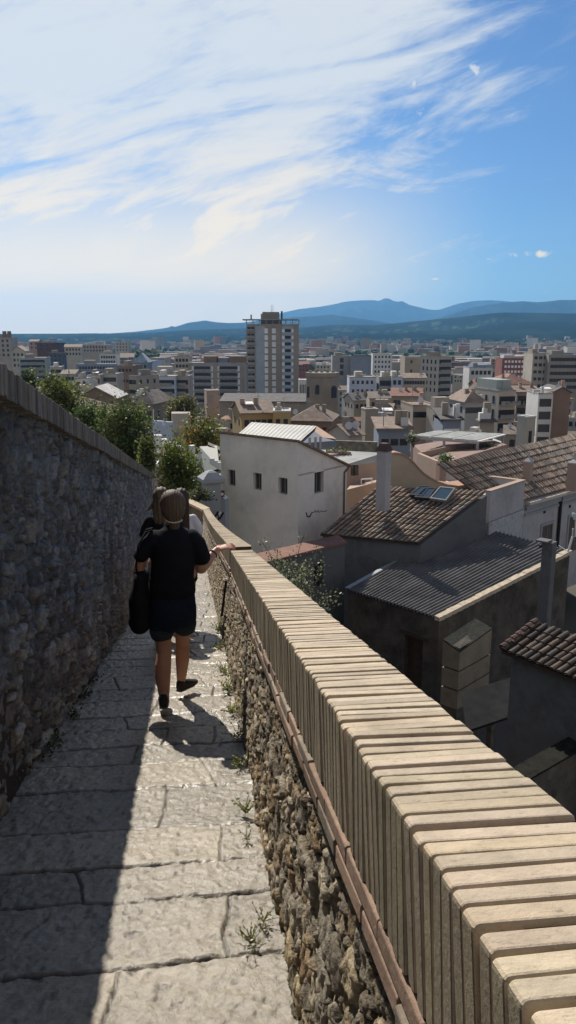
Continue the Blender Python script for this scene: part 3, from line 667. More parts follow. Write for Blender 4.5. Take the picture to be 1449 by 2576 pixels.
def wall_holes(mb, p0, p1, zb, top0, top1, holes, depth=.22, mi=0):
    """vertical wall p0->p1 (seen from outside with p0 on the left), openings as (u0,u1,z0,z1) in metres along / world z, with reveals"""
    d = np.array([p1[0]-p0[0], p1[1]-p0[1], 0]); L_ = np.linalg.norm(d); d /= L_; nin = np.array([-d[1], d[0], 0])
    us = sorted({0, L_, *[h[0] for h in holes], *[h[1] for h in holes]}); zm = min(top0, top1)
    zs = sorted({zb, zm, *[h[2] for h in holes], *[h[3] for h in holes]})
    P = lambda u, z: np.array([p0[0]+d[0]*u, p0[1]+d[1]*u, z])
    for i in range(len(us)-1):
        for j in range(len(zs)-1):
            uc = (us[i]+us[i+1])/2; zc = (zs[j]+zs[j+1])/2
            if any(h[0] < uc < h[1] and h[2] < zc < h[3] for h in holes): continue
            mb.add([P(us[i], zs[j]), P(us[i+1], zs[j]), P(us[i+1], zs[j+1]), P(us[i], zs[j+1])], [(0, 1, 2, 3)], mi)
    if abs(top0-top1) > .01:
        mb.add([P(0, zm), P(L_, zm)] + ([P(0, top0)] if top0 > top1 else [P(L_, top1)]), [(0, 1, 2)], mi)
    for h in holes:
        q = [P(h[0], h[2]), P(h[1], h[2]), P(h[1], h[3]), P(h[0], h[3])]
        for k in range(4): mb.add([q[k], q[(k+1) % 4], q[(k+1) % 4]+nin*depth, q[k]+nin*depth], [(3, 2, 1, 0)], mi)
    return d, nin
def window_in(parent, p0, d, nin, h, depth=.2, mats=None, bars=1, rails=0, shutter=False, name='window', label=None):
    P = lambda u, z: np.array([p0[0]+d[0]*u, p0[1]+d[1]*u, z])
    u0, u1, z0, z1 = h; fw = min(.06, (u1-u0)*.12); mb = MB(); b = nin*(depth-.07)
    for (a0, a1, c0, c1) in ((u0, u1, z0, z0+fw), (u0, u1, z1-fw, z1), (u0, u0+fw, z0+fw, z1-fw), (u1-fw, u1, z0+fw, z1-fw)): mb.box(P(a0, c0)+b, d*(a1-a0), nin*.05, np.array([0, 0, c1-c0]))
    for k in range(bars):
        c = u0+(u1-u0)*(k+1)/(bars+1); mb.box(P(c-fw*.35, z0+fw)+b+nin*.002, d*fw*.7, nin*.045, np.array([0, 0, z1-z0-2*fw]))
    for k in range(rails):
        c = z0+(z1-z0)*(k+1)/(rails+1); mb.box(P(u0+fw, c-.012)+b-nin*.01, d*(u1-u0-2*fw), nin*.03, np.array([0, 0, .024]))
    w = mb.build(name, (mats or (M['frame_dark'], M['glass']))[0], parent)
    if label: w['label'] = label
    g = MB(); g.box(P(u0-.01, z0-.01)+nin*(depth-.02), d*(u1-u0+.02), nin*.02, np.array([0, 0, z1-z0+.02])); g.build('pane', (mats or (M['frame_dark'], M['glass']))[1], w)
    return w
def hole_px(p0, d, x0, x1, y0, y1, deg):
    a = on_wall(x0, (y0+y1)/2, p0, deg); b = on_wall(x1, (y0+y1)/2, p0, deg); t = on_wall((x0+x1)/2, y0, p0, deg); c = on_wall((x0+x1)/2, y1, p0, deg)
    u = sorted([(a-p0)@d, (b-p0)@d]); return (u[0], u[1], c[2], t[2])

# ---- white house beside the gate pillar
Cn = at(750, 1112, 36.8); A_ = on_wall(553, 1090, Cn, -50); B_ = on_wall(872, 1172, Cn, 40)
A_[2] = Cn[2]
wh = empty('house', vz(Cn, -11), 'white rendered house with four small dark windows standing behind the gate pillar', 'house')
zb = -15.
mb = MB()
dL = unit(vz(Cn, 0)-vz(A_, 0)); dR = unit(vz(B_, 0)-vz(Cn, 0))
hl = [hole_px(A_, dL, *q, -50) for q in ((572, 592, 1182, 1222), (637, 658, 1190, 1233), (700, 723, 1202, 1244))]
hr_ = [hole_px(Cn, dR, 791, 814, 1183, 1241, 40)]
d1, n1 = wall_holes(mb, A_, Cn, zb, A_[2], Cn[2], hl, .24); d2, n2 = wall_holes(mb, Cn, B_, zb, Cn[2], B_[2], hr_, .24)
BK = A_+(B_-Cn); 
mb.add([vz(B_, zb), vz(BK, zb), BK, B_], [(0, 1, 2, 3)]); mb.add([vz(BK, zb), vz(A_, zb), A_, BK], [(0, 1, 2, 3)])
mb.build('wall', M['render_white'], wh)
for h in hl: window_in(wh, A_, d1, n1, h, .24, (M['frame_grey'], M['glass']), 1)
window_in(wh, Cn, d2, n2, hr_[0], .24, (M['frame_grey'], M['glass']), 1, label='taller window on the right-hand wall')
mb = MB(); ov = .16; oL = -dL*ov; oR = dR*.35
mb.slab([A_+oL-dR*.14+np.array([0,0,.13]), Cn+dL*ov-dR*.14+np.array([0,0,.13]), B_+dL*ov+oR+np.array([0,0,-.02]), BK+oL+oR+np.array([0,0,-.02])], .10)
mb.build('roof', mat('brown_eave', (.22, .15, .115), .9, .3, 4), wh)
mb = MB(); pw = B_-dR*.25-n2*.06; mb.tube(vz(pw, B_[2]-.3), vz(pw, zb), .045, .045, 8); mb.tube(pw+np.array([0,0,-.3]), B_+dR*.1-n2*.06+np.array([0,0,-.1]), .045, .045, 8); mb.build('downpipe', M['grey_wall'], wh)
mb = MB()      # scribbled graffiti, one joined stroke
q = [on_wall(x, y, Cn, 40)-n2*.004 for x, y in ((770, 1289), (772, 1298), (775, 1300), (779, 1299), (783, 1292), (784, 1288), (787, 1290), (790, 1288), (793, 1284), (796, 1289), (800, 1284), (803, 1289), (809, 1285), (815, 1287), (823, 1284))]
for i, (a, b) in enumerate(zip(q[:-1], q[1:])): mb.tube(a, b, .034 if i < 4 else .016, None, 6)
mb.build('graffiti', mat('black_spray', (.012, .012, .02), .6, 0), wh)
# annexe to the left of the white house: pale green house with dark green roof
gh = empty('house', at(515, 1240, 38.6), 'small pale green house with a dark green roof behind the gate pillar', 'house')
g0 = at(482, 1213, 39.2); g1 = on_wall(560, 1262, g0, 40)
mb = MB(); q0 = at(481, 1123, 40.4)
mb.prism([at(482, 1213, 39), at(512, 1232, 37.6), at(556, 1210, 41), at(500, 1190, 43)], -14); mb.build('wall', mat('pale_green_render', (.33, .42, .36), .9, .15, 1.5, stain=.25, sscale=.8), gh)
mb = MB(); mb.slab([at(546, 1121, 41.2), at(502, 1123, 41.8), at(497, 1150, 40.4), at(516, 1190, 38.8), at(552, 1178, 38.4)], .12); mb.build('roof', mat('green_sheet', (.025, .05, .05), .6, .2, 3), gh)
mb = MB(); tile_patch(mb, at(497, 1234, 37.6), at(512, 1236, 37.4), at(500, 1150, 40), at(492, 1150, 40.2), .24, .4, .8, 3); mb.build('tiled_hip', M['tile'], gh)
mb = MB(); mb.cbox(at(485.5, 1205, 39.5), .26, .26, 1.75, .5); mb.cbox(at(491.5, 1205, 39.5), .26, .26, 1.25, .5)
mb.slab([at(470, 1200, 39.4), at(486, 1212, 38.6), at(492, 1206, 38.8), at(480, 1195, 39.5)], .06); mb.build('chimney', M['white_paint'], gh)
mb = MB()
for k in range(6): mb.cbox(at(532+4.2*k, 1168+2.6*k, 37.9), .13, .13, .3+.05*(k % 2), .4)
mb.build('white_ridge', M['white_paint'], gh)
mb = MB(); mb.slab([at(523, 1118, 41.5), at(553, 1133, 40.6), at(553, 1124, 41.2), at(524, 1112, 42)], .08); mb.build('rear_roof', M['wood_dark'], gh)
# gate pillar with a pyramid cap, and the low wall that runs to the house
gp = empty('gate_pillar', at(531, 1330, 31), 'thick grey rendered gate pillar with a pyramid cap at the end of the parapet', 'pillar')
pc = at(531, 1210, 31); rz = R(22); mb = MB(); w_ = .62
mb.cbox(vz(pc, -13), w_, w_, pc[2]+13-.0, rz); mb.build('shaft', M['render_grey'], gp)
mb = MB(); zc = at(531, 1213, 31)[2]; ex = np.array([math.cos(rz), math.sin(rz), 0]); ey = np.array([-math.sin(rz), math.cos(rz), 0]); c0 = vz(pc, zc)
rings = [(.40, 0), (.455, .05), (.455, .19), (.20, .42), (.07, .49)]; v = []; f = []
for r, z in rings:
    for a, b in ((-1, -1), (1, -1), (1, 1), (-1, 1)): v.append(c0+ex*a*r+ey*b*r+np.array([0, 0, z]))
for i in range(len(rings)-1):
    for k in range(4): f.append((i*4+k, i*4+(k+1) % 4, i*4+4+(k+1) % 4, i*4+4+k))
f += [(3, 2, 1, 0), tuple(range(16, 20))]; mb.add(v, f); mb.build('cap', M['render_grey'], gp)
gw = empty('garden_wall', at(556, 1330, 31), 'low grey wall stepping down beside the gate pillar', 'wall')
mb = MB(); g = [at(545, 1226, 31.1), at(549, 1243, 31), at(560, 1251, 31), at(566, 1256, 31)]
bk = np.array([.12, .3, 0])
for a, b in zip(g[:-1], g[1:]): mb.prism([a, b, b+bk, a+bk], -13)
mb.build('wall_body', M['render_grey'], gw)
so = empty('wall_sign', at(559, 1241, 30.9), 'tiny dark red square sign with a pale disc beside the gate pillar', 'sign')
mb = MB(); mb.cbox(at(559, 1250, 30.9), .2, .02, .27, .1); mb.build('plate', mat('red_sign', (.16, .04, .05), .5, .05), so)
mb = MB(); q = at(559, 1243, 30.88); mb.tube(q, q+np.array([0, -.012, 0]), .06, .06, 14); mb.build('disc', M['white_paint'], so)
lo = empty('wall_lamp', at(552.5, 1223, 30.9), 'tiny white globe lamp fixed to the right side of the gate pillar', 'lamp')
raw('globe', [ball((0, 0, .06), .07, 12, 8)], M['white_paint'], lo); raw('bracket', [tubeV([arr(-.12, 0, -.05), arr(0, 0, -.04)], [.03, .03], 8)], M['dark_metal'], lo)
ro = empty('road_sign', at(548, 1300, 30.4), 'tilted black and white striped panel behind the parapet end, below the gate pillar', 'sign')
mb = MB(); q = at(549, 1294, 30.4); u = unit(np.array([.5, 0, .85])); w = np.array([.85, 0, -.5]); 
for k in range(3): mb.box(q+w*(.1*k-.1)-u*.16, w*.085, np.array([0, .02, 0]), u*(.26+.04*k), 0 if k != 1 else 1)
mb.tube(q-np.array([0,0,.9]), q, .03); mb.build('panel', [M['dark_metal'], M['white_paint']], ro)

# ---- pale sheet-roofed building behind the white house
sb = empty('shed', at(720, 1110, 52), 'grey building with a pale ribbed sheet-metal roof behind the white house', 'building')
e0 = at(598, 1093, 50); e1 = at_z(755, 1110, e0[2]-.05); r0 = at_z(633, 1062, e0[2]+.34); r1 = at_z(797, 1072, e0[2]+.34); f1_ = at_z(846, 1104, e0[2]-.1)
mb = MB(); corrugated(mb, e0, e1, r1, r0, .30, .010); mb.build('roof', mat('pale_sheet', (.40, .40, .37), .6, .12, 1, stain=.12, sscale=.3), sb)
back = f1_+(r0-r1)
mb = MB(); dn = np.array([0, 0, -.12])
f0_ = f1_+(e0-e1)
mb.add([e1+dn, r1+dn, f1_+dn, vz(f1_, -14), vz(e1, -14)], [(4, 3, 2, 1, 0)]); mb.add([e0+dn, e1+dn, vz(e1, -14), vz(e0, -14)], [(3, 2, 1, 0)])
mb.build('wall', mat('slate_blue_render', (.16, .18, .22), .9, .2, 1), sb)
mb = MB(); mb.add([r1, f1_, f0_, r0], [(0, 1, 2, 3)]); mb.build('rear_roof', M['terracotta'], sb)
mb = MB()
for x in (776, 790, 802):
    a = lerp(e1, f1_, (x-757)/88.); nn = unit(np.cross(f1_-e1, [0, 0, 1])); nn = nn if nn[1] < 0 else -nn
    mb.box(vz(a, a[2]-.7)+nn*.03, unit(f1_-e1)*.18, nn*.02, np.array([0, 0, .9]))
mb.build('pale_strip', M['render_grey'], sb)
# pink lean-to with pale flat roof right of the white house
pk = empty('house', at(920, 1190, 44), 'pink house with a pale weathered flat roof between white house and tall chimney', 'house')
k0 = at(872, 1168, 43.5); k1 = at_z(960, 1157, k0[2]); k2 = at_z(965, 1139, k0[2]+.35); k3 = at_z(808, 1131, k0[2]+.35)
mb = MB(); mb.slab([k0, k1, k2, k3], .12); mb.build('roof', mat('weathered_pale_roof', (.42, .42, .40), .9, .35, 1.2, stain=.35, sscale=.6), pk)
mb = MB(); i_ = unit(k2-k0)*.12; mb.prism([k0+i_*.2+np.array([0,0,-.13]), k1+np.array([0,0,-.13]), k2+np.array([0,0,-.4]), k3+np.array([0,0,-.4])], -14); mb.build('wall', M['render_pink'], pk)
for x in (888, 896):
    mb = MB(); q = at(x, 1196, 43.1); mb.cbox(q, .25, .1, .55, .6); mb.tube(q+np.array([0, .05, .5]), q+np.array([0, -.05, .5]), .125, .125, 12); mb.build('arch_window', M['glass'], pk)
mb = MB(); q = at(914, 1216, 42.6); mb.cbox(q, .14, .06, .2, .6); mb.build('vent', M['glass'], pk)
t0 = at(872, 1232, 41); t1 = at(950, 1212, 42); mb = MB(); mb.prism([t0, t1, at(955, 1203, 44), at(880, 1222, 43)], -14); mb.build('low_wall', M['render_pink'], pk)
mb = MB()
for x in (909, 935): mb.tube(at(x, 1221-(x-909)*.2, 42.3), at(x, 1206-(x-909)*.1, 42.3), .03)
mb.tube(at(909, 1206, 42.3), at(937, 1204, 42.3), .04); mb.build('handrail', M['white_paint'], pk)
# planter box on that roof
po = empty('planter', at(853, 1140, 45.5), 'row of dark leafy pot plants on the edge of the pale flat roof', 'plants')
mb = MB(); 
for k in range(12): add_leaves(mb, *leaf_quads(at(822+k*5.2, 1135+k*.35, 45.6), 14, .12, np.array([.10, .08, .10]), (.10, .13, .06), .8))
mb.build('foliage', M['leaf'], po)
mb = MB(); mb.box(at(820, 1140, 45.5), at(882, 1143, 45.5)-at(820, 1140, 45.5), np.array([0, .25, 0]), np.array([0, 0, .14])); mb.build('trough', M['terracotta'], po)

# ---- tiled house with skylights
tB = at(1053, 1366, 34); tA = at_z(806, 1343, tB[2]); tC = at_z(1226, 1236, tB[2]+1.75); tD = at_z(950, 1224, tB[2]+1.75)
th = empty('house', vz(tB, -12), 'house with a barrel-tiled roof and three skylights, in front of the curved wall', 'house')
mb = MB(); tile_patch(mb, tA, tB, tC, tD, .23, .42, 1.0, 11); to = mb.build('roof', M['tile'], th)
mb = MB(); i_ = (tC-tB)*.03; dn = np.array([0, 0, -.18])
aw = [tA+i_+dn, tB+i_+dn, tC+dn, tD+dn]
mb.prism(aw, -15); mb.build('wall', M['grey_wall'], th)
mb = MB(); mb.slab([tA+dn*.2, tB+dn*.2, tB+i_*2+dn*.2, tA+i_*2+dn*.2], .07); mb.build('eave', M['wood_dark'], th)
mb = MB()
hx = [on_wall(x, y, tB+i_, -53) for x, y in ((896, 1418), (931, 1418), (931, 1452), (896, 1452))]
e = unit(vz(hx[1], 0)-vz(hx[0], 0)); nn = np.array([e[1], -e[0], 0])
mb.box(hx[3]-nn*.03, hx[2]-hx[3], nn*.10, np.array([0, 0, hx[0][2]-hx[3][2]])); wo = mb.build('window', M['glass'], th)
mb = MB()
for k in range(4): mb.box(lerp(hx[3], hx[2], k/3.)+nn*.075-e*.015, e*.03, nn*.03, np.array([0, 0, hx[0][2]-hx[3][2]]))
for k in range(3): mb.box(lerp(hx[3], hx[0], k/2.)+nn*.078, hx[2]-hx[3], nn*.03, np.array([0, 0, .03]))
mb.build('window_bars', M['frame_grey'], wo)
nr = unit(np.cross(tB-tA, tD-tA)); nr = nr if nr[2] > 0 else -nr
def roof_pt(x, y, off=0.0):
    d = ray(x, y); t = ((tA+nr*off)@nr)/(d@nr); return d*t
for q, lab in ((((1031, 1245), (1058, 1222), (1082, 1223), (1062, 1248)), 'leftmost skylight'), (((1042, 1251), (1067, 1228), (1098, 1226), (1078, 1254)), None), (((1080, 1254), (1107, 1224), (1146, 1228), (1122, 1260)), 'rightmost skylight with a bright pane')):
    c = [roof_pt(x, y, .10) for x, y in q]; cc = sum(c)/4
    mb = MB(); inner = [lerp(p, cc, .16)+nr*.03 for p in c]; outer = [p+nr*.03 for p in c]; low_ = [p-nr*.12 for p in c]
    for k in range(4):
        k2_ = (k+1) % 4; mb.add([outer[k], outer[k2_], inner[k2_], inner[k]], [(0, 1, 2, 3)]); mb.add([low_[k], low_[k2_], outer[k2_], outer[k]], [(0, 1, 2, 3)]); mb.add([inner[k], inner[k2_], inner[k2_]-nr*.05, inner[k]-nr*.05], [(0, 1, 2, 3)])
    w = mb.build('skylight', M['frame_dark'] if lab is None or 'left' in lab else M['frame_grey'], th)
    if lab: w['label'] = lab
    mb = MB(); mb.add([p-nr*.02 for p in inner], [(0, 1, 2, 3)]); mb.build('pane', M['glass_sky'], w)
# tall white chimney on its left edge
ch = empty('chimney', at(964, 1245, 35.5), 'tall square white chimney with a brown hood beside the skylights', 'chimney')
q = at(964, 1236, 36); h_ = at(964, 1134, 36)[2]-q[2]
mb = MB(); mb.cbox(q-np.array([0, 0, .9]), .50, .50, h_+.9, R(-38)); mb.build('shaft', M['render_white2'], ch)
mb = MB(); rz = R(-38); ex = np.array([math.cos(rz), math.sin(rz), 0]); ey = np.array([-math.sin(rz), math.cos(rz), 0]); v = []; c0 = vz(q, q[2]+h_+.002)
for r, z in ((.30, 0), (.16, .36)):
    for a, b in ((-1, -1), (1, -1), (1, 1), (-1, 1)): v.append(c0+ex*a*r+ey*b*r+np.array([0, 0, z]))
mb.add(v, [(0, 1, 5, 4), (1, 2, 6, 5), (2, 3, 7, 6), (3, 0, 4, 7), (4, 5, 6, 7), (3, 2, 1, 0)]); mb.build('hood', mat('brown_hood', (.10, .06, .05), .8, .2, 5), ch)

# ---- swept wall with terracotta coping
cw = empty('curved_wall', at(1060, 1230, 38.5), 'beige terrace wall with a swept terracotta coping, behind the skylights', 'wall')
fr_ = [(982, 1139), (996, 1137.5), (1012, 1140), (1029, 1150), (1043, 1163), (1054, 1176), (1067, 1189), (1083, 1200), (1102, 1210), (1126, 1218.5), (1154, 1222), (1186, 1217)]
p0 = at(982, 1139, 39.3); q0 = [on_wall(x, y, p0, 74) for x, y in fr_]; bk = unit(np.array([-.33, .94, 0]))*1.15
mb = MB()
for a, b in zip(q0[:-1], q0[1:]):
    mb.add([a, b, b+bk, a+bk, vz(a, a[2]-.07), vz(b, b[2]-.07), vz(b+bk, b[2]-.07), vz(a+bk, a[2]-.07)], [(0, 1, 2, 3), (4, 5, 1, 0), (7, 6, 5, 4), (6, 7, 3, 2)])
mb.build('coping', M['terracotta'], cw)
mb = MB()
for a, b in zip(q0[:-1], q0[1:]):
    i_ = bk*.06; mb.prism([a+i_-np.array([0,0,.07]), b+i_-np.array([0,0,.07]), b+bk*.9-np.array([0,0,.07]), a+bk*.9-np.array([0,0,.07])], -13)
mb.build('wall_body', mat('beige_render', (.44, .35, .26), .9, .1, 1, stain=.12), cw)
# ---- white terrace block
tb = empty('terrace', at(1260, 1300, 37), 'white walled roof terrace with low parapets, between the skylight roof and the big tiled roof', 'terrace')
FL = at(1190, 1251, 36.2); FR = on_wall(1321, 1209, FL, 41); FL2 = on_wall(1234, 1237, FL, 41)
BR = on_wall(1128, 1183, FR, -50); BR[2] = FR[2]; FL2[2] = FR[2]
eL = unit(vz(BR, 0)-vz(FR, 0)); eF = unit(vz(FR, 0)-vz(FL2, 0)); FL3 = FL2+eL*2.4
mb = MB(); th_ = .26
def thick(a, b, nrm, zb_): mb.prism([a, b, b+nrm*th_, a+nrm*th_], zb_)
thick(FL2, FR, eL, -14); thick(FR+eL*th_, BR, -eF, -14)
mb.build('parapet', M['render_white2'], tb)
mb = MB(); dz = np.array([0, 0, -.5]); mb.slab([FL2+eL*.2+dz, FR+eL*.2+dz, BR+dz, FL2+eL*3.4+dz], .3); mb.build('floor', mat('pale_terrace_floor', (.5, .45, .4), .9, .1, 2), tb)
mb = MB(); t_ = np.array([0, 0, .05]); o_ = -eL*.03
mb.prism([FL2-eF*.02+o_+t_, FR+eF*.03+o_+t_, FR+eF*.03+eL*(th_+.03)+t_, FL2-eF*.02+eL*(th_+.03)+t_], FR[2]+.001); mb.build('coping', M['render_pink'], tb)
mb = MB(); mb.prism([FR+eF*.03+eL*(th_+.032)+t_, BR+eF*.03+t_, BR-eF*(th_+.03)+t_, FR-eF*(th_+.03)+eL*(th_+.032)+t_], FR[2]+.001); mb.build('coping', M['render_pink'], tb)
mb = MB(); mb.prism([FL2+eL*.1-np.array([0,0,1.55])-eL*.15, FR-np.array([0,0,1.55])-eL*.05, FR+eL*.2-np.array([0,0,1.55]), FL2+eL*.3-np.array([0,0,1.55])], -14); mb.build('plinth', M['old_wall'], tb)

# ---- big tiled roof with chimneys, house below it
E0 = at(1321, 1256, 41.0); E1 = at_z(1500, 1207, E0[2]); r0 = at_z(1098, 1168, E0[2]+2.0); r1 = at_z(1349, 1112, E0[2]+2.0); r2 = at_z(1480, 1098, E0[2]+1.9)
bh = empty('house', vz(E0, -12), 'large house with a broad barrel-tiled roof and a pale facade at the right edge', 'house')
eax = unit(E1-E0); AZB = math.degrees(math.atan2(eax[0], eax[1]))
Lr = E0-eax*3.0
mb2 = MB(); tile_patch(mb, Lr, E1+eax*4, r1+(r1-r0)*.55+eax*2, r0, .25, .45, .95, 21)
mb.build('roof', M['tile'], bh)
mb = MB(); dn = np.array([0, 0, -.2]); mb.prism([E0+dn, E1+eax*4+dn, r1+(r1-r0)*.55+dn, r0+dn+eax*2], -15); mb.build('wall', M['render_white2'], bh)
nf = np.array([eax[1], -eax[0], 0])
mb = MB(); mb.box(E0+nf*.0+np.array([0, 0, -.30]), eax*14, nf*.32, np.array([0, 0, .16])); mb.build('gutter', mat('pale_gutter', (.6, .52, .45), .7, .15, 3), bh)
mb = MB(); mb.box(E0+np.array([0, 0, -.62]), eax*14, nf*.16, np.array([0, 0, .31])); mb.box(E0+np.array([0, 0, -.95]), eax*14, nf*.07, np.array([0, 0, .14])); mb.build('cornice', M['render_grey'], bh)
for (x0, x1, y0, y1), lab in (((1359, 1384, 1326, 1378), None), ((1424, 1456, 1304, 1392), None)):
    a = on_wall(x0, y1, E0, AZB); b = on_wall(x1, y1, E0, AZB); t = on_wall(x0, y0, E0, AZB); hh_ = t[2]-a[2]; w = np.linalg.norm(vz(b, 0)-vz(a, 0))
    mb = MB(); 
    for (u, z, uw, zh) in ((-.16, -.05, .16, hh_+.22), (w, -.05, .16, hh_+.22), (0, hh_, w, .17)): mb.box(vz(a, a[2]+z)+eax*u, eax*uw, nf*.06, np.array([0, 0, zh]))
    wo = mb.build('window', M['render_grey'], bh)
    mb = MB(); mb.box(a, eax*w, nf*.02, np.array([0, 0, hh_])); mb.build('pane', M['glass'], wo)
    mb = MB(); mb.box(a+eax*w*.48+nf*.02, eax*.06, nf*.02, np.array([0, 0, hh_])); mb.build('mullion', M['frame_grey'], wo)
mb = MB(); a = on_wall(1404, 1300, E0, AZB)+nf*.1; mb.tube(vz(a, E0[2]-.4), vz(a, -15), .09, .09, 10); mb.build('downpipe', M['dark_metal'], bh)
for x in (1367, 1431):
    mb = MB(); a = on_wall(x, 1288 if x < 1400 else 1274, E0, AZB); mb.box(vz(a, a[2]-.08), eax*.16, nf*.06, np.array([0, 0, .16])); mb.build('vent', M['dark_metal'], bh)
def small_chimney(x, ybase, Y, w, h, label):
    q = at(x, ybase, Y); c = empty('chimney', q, label, 'chimney'); rz = R(-42)
    mb = MB(); mb.cbox(q-np.array([0, 0, .5]), w, w, h+.5, rz); mb.build('shaft', M['render_pink'], c)
    ex = np.array([math.cos(rz), math.sin(rz), 0]); ey = np.array([-math.sin(rz), math.cos(rz), 0]); v = []
    for r, z in ((w*.56, 0), (w*.5, .07), (w*.10, .26), (w*.07, .62)):
        for a, b in ((-1, -1), (1, -1), (1, 1), (-1, 1)): v.append(vz(q, q[2]+h+z)+ex*a*r+ey*b*r)
    f = [(i*4+k, i*4+(k+1) % 4, i*4+4+(k+1) % 4, i*4+4+k) for i in range(3) for k in range(4)]+[(3, 2, 1, 0), (12, 13, 14, 15)]
    mb = MB(); mb.add(v, f); mb.build('cap', M['render_white2'], c)
small_chimney(1328, 1187, 43.2, .42, .55, 'squat pinkish chimney with a pointed white cap in the middle of the big tiled roof')
small_chimney(1441, 1212, 43.6, .55, 1.05, 'taller pinkish chimney with a pointed cap at the right end of the big tiled roof')
# rooftop aerial at the right edge
ao = empty('aerial', at(1436, 1385, 32), 'white pole with bent dish-like fittings at the end of the corrugated roof', 'aerial')
mb = MB(); mb.tube(at(1429, 1388, 32), at(1440, 1350, 32), .05); mb.tube(at(1440, 1350, 32), at(1441, 1330, 32), .03); mb.tube(at(1405, 1372, 32.4), at(1429, 1388, 32), .015); mb.build('pole', M['white_paint'], ao)
mb = MB()
for y, r in ((1300, .22), (1304, .25), (1309, .18)): q = at(1448, y, 32); mb.tube(q, q+np.array([.05, .02, .06]), r*.6, r, 14)
mb.tube(at(1448, 1310, 32), at(1447, 1350, 32), .03); mb.build('antenna_head', M['white_paint'], ao)

# ---- corrugated roof building
cB = at(1100, 1555, 28); cA = at_z(868, 1480, cB[2]); cD = at_z(1165, 1315, cB[2]+.80); cC = at_z(1434, 1386, cB[2]+.80)
cb = empty('building', vz(cB, -14), 'old building with a large grey corrugated roof below the parapet', 'building')
mb = MB(); corrugated(mb, cA, cB, cC, cD, .178, .056, 4); mb.build('roof', M['fibre'], cb, smooth=False)
mb = MB(); dn = np.array([0, 0, -.12]); iA = unit(cD-cA)*.22; iB = unit(cA-cB)*.18
wA = cA+iA+dn; wB = cB+iA+iB*.2+dn; wC = cC+dn; wD = cD+dn
dW = unit(vz(wB, 0)-vz(wA, 0)); nW = np.array([dW[1], -dW[0], 0]); degW = math.degrees(math.atan2(dW[0], dW[1]))
hD = hole_px(wA, dW, 1016, 1062, 1602, 1735, degW)
d3, n3 = wall_holes(mb, wA, wB, -16, wA[2], wB[2], [hD], .3)
mb.add([vz(wB, -16), vz(wC, -16), wC, wB], [(0, 1, 2, 3)]); mb.add([vz(wD, -16), vz(wA, -16), wA, wD], [(0, 1, 2, 3)]); mb.add([vz(wC, -16), vz(wD, -16), wD, wC], [(0, 1, 2, 3)])
mb.build('wall', M['old_wall'], cb)
do = MB(); P_ = lambda u, z: np.array([wA[0]+d3[0]*u, wA[1]+d3[1]*u, z]); do.box(P_(hD[0], hD[2])+n3*.25, d3*(hD[1]-hD[0]), n3*.05, np.array([0, 0, hD[3]-hD[2]])); dob = do.build('door', M['wood_dark'], cb)
do = MB(); do.box(P_(hD[0]-.25, hD[3])-n3*.05, d3*(hD[1]-hD[0]+.5), n3*.12, np.array([0, 0, .14])); do.build('lintel', M['wood_dark'], cb)
mb = MB(); n_ = 26; nu = unit(np.cross(cC-cB, [0, 0, 1])); nu = nu if nu[1] < 0 else -nu
for k in range(n_):
    a = lerp(cB, cC, k/n_); b = lerp(cB, cC, (k+1)/n_); w = .13+.05*random.random(); z = np.array([0, 0, .03+.02*random.random()])
    mb.prism([a+nu*.10+z, b+nu*.10+z, b-nu*w+z*1.5, a-nu*w+z*1.5], a[2]-.11)
mb.build('verge', M['verge'], cb)
mb = MB(); a = cD+unit(cA-cD)*.0; nL = unit(cA-cB)*.02
mb.prism([cA+np.array([0,0,.05]), cD+np.array([0,0,.05]), cD+unit(cB-cA)*.22+np.array([0,0,.06]), cA+unit(cB-cA)*.22+np.array([0,0,.06])], (.04,)); mb.build('ridge_flashing', mat('zinc', (.33, .35, .38), .45, .15, 3, metal=.3), cb)
pi = empty('pier', at(1368, 1560, 30), 'tall narrow grey masonry pier rising through the edge of the corrugated roof', 'pier')
q = at(1368, 1556, 30); mb = MB(); mb.cbox(vz(q, -15), .42, .42, at(1368, 1362, 30)[2]+15, R(-42)); mb.build('shaft', M['grey_wall'], pi)
mb = MB(); mb.cbox(at(1368, 1362, 30)+np.array([0,0,.002]), .48, .48, .07, R(-42)); mb.build('cap', M['grey_wall'], pi)
q = at(1362, 1374, 29.74); mb = MB(); mb.tube(q, q+np.array([-.05, .05, 0]), .07, .07, 12); mb.build('vent_hole', M['dark_metal'], pi)
# stepped stone stack against that building
st = empty('chimney_stack', at(1157, 1790, 25.6), 'broad stone stack of three banded courses with mossy sloping top beside a dark door', 'chimney')
k0 = at(1157, 1640, 25.6); kl = on_wall(1114, 1628, k0, -46); kr = on_wall(1236, 1608, k0, 44)
zt = k0[2]; za = at(1157, 1788, 25.6)[2]; el = unit(vz(kl, 0)-vz(k0, 0)); er = unit(vz(kr, 0)-vz(k0, 0)); wl_ = np.linalg.norm(vz(kl, 0)-vz(k0, 0)); wr_ = np.linalg.norm(vz(kr, 0)-vz(k0, 0))
hc = (zt-za)/3
mb = MB()
for j in range(3):
    z0 = za+j*hc; g = .035; c = k0*1.0
    tp = [vz(k0, z0+hc-g), vz(k0+er*wr_, z0+hc-g+(0.25 if j == 2 else 0)), vz(k0+er*wr_+el*wl_, z0+hc-g+(.45 if j == 2 else 0)), vz(k0+el*wl_, z0+hc-g+(.25 if j == 2 else 0))]
    mb.prism(tp, z0+g)
mb.build('courses', mat('ochre_stone', (.27, .22, .16), .95, .3, 2, .02, 14, stain=.3, sscale=1), st)
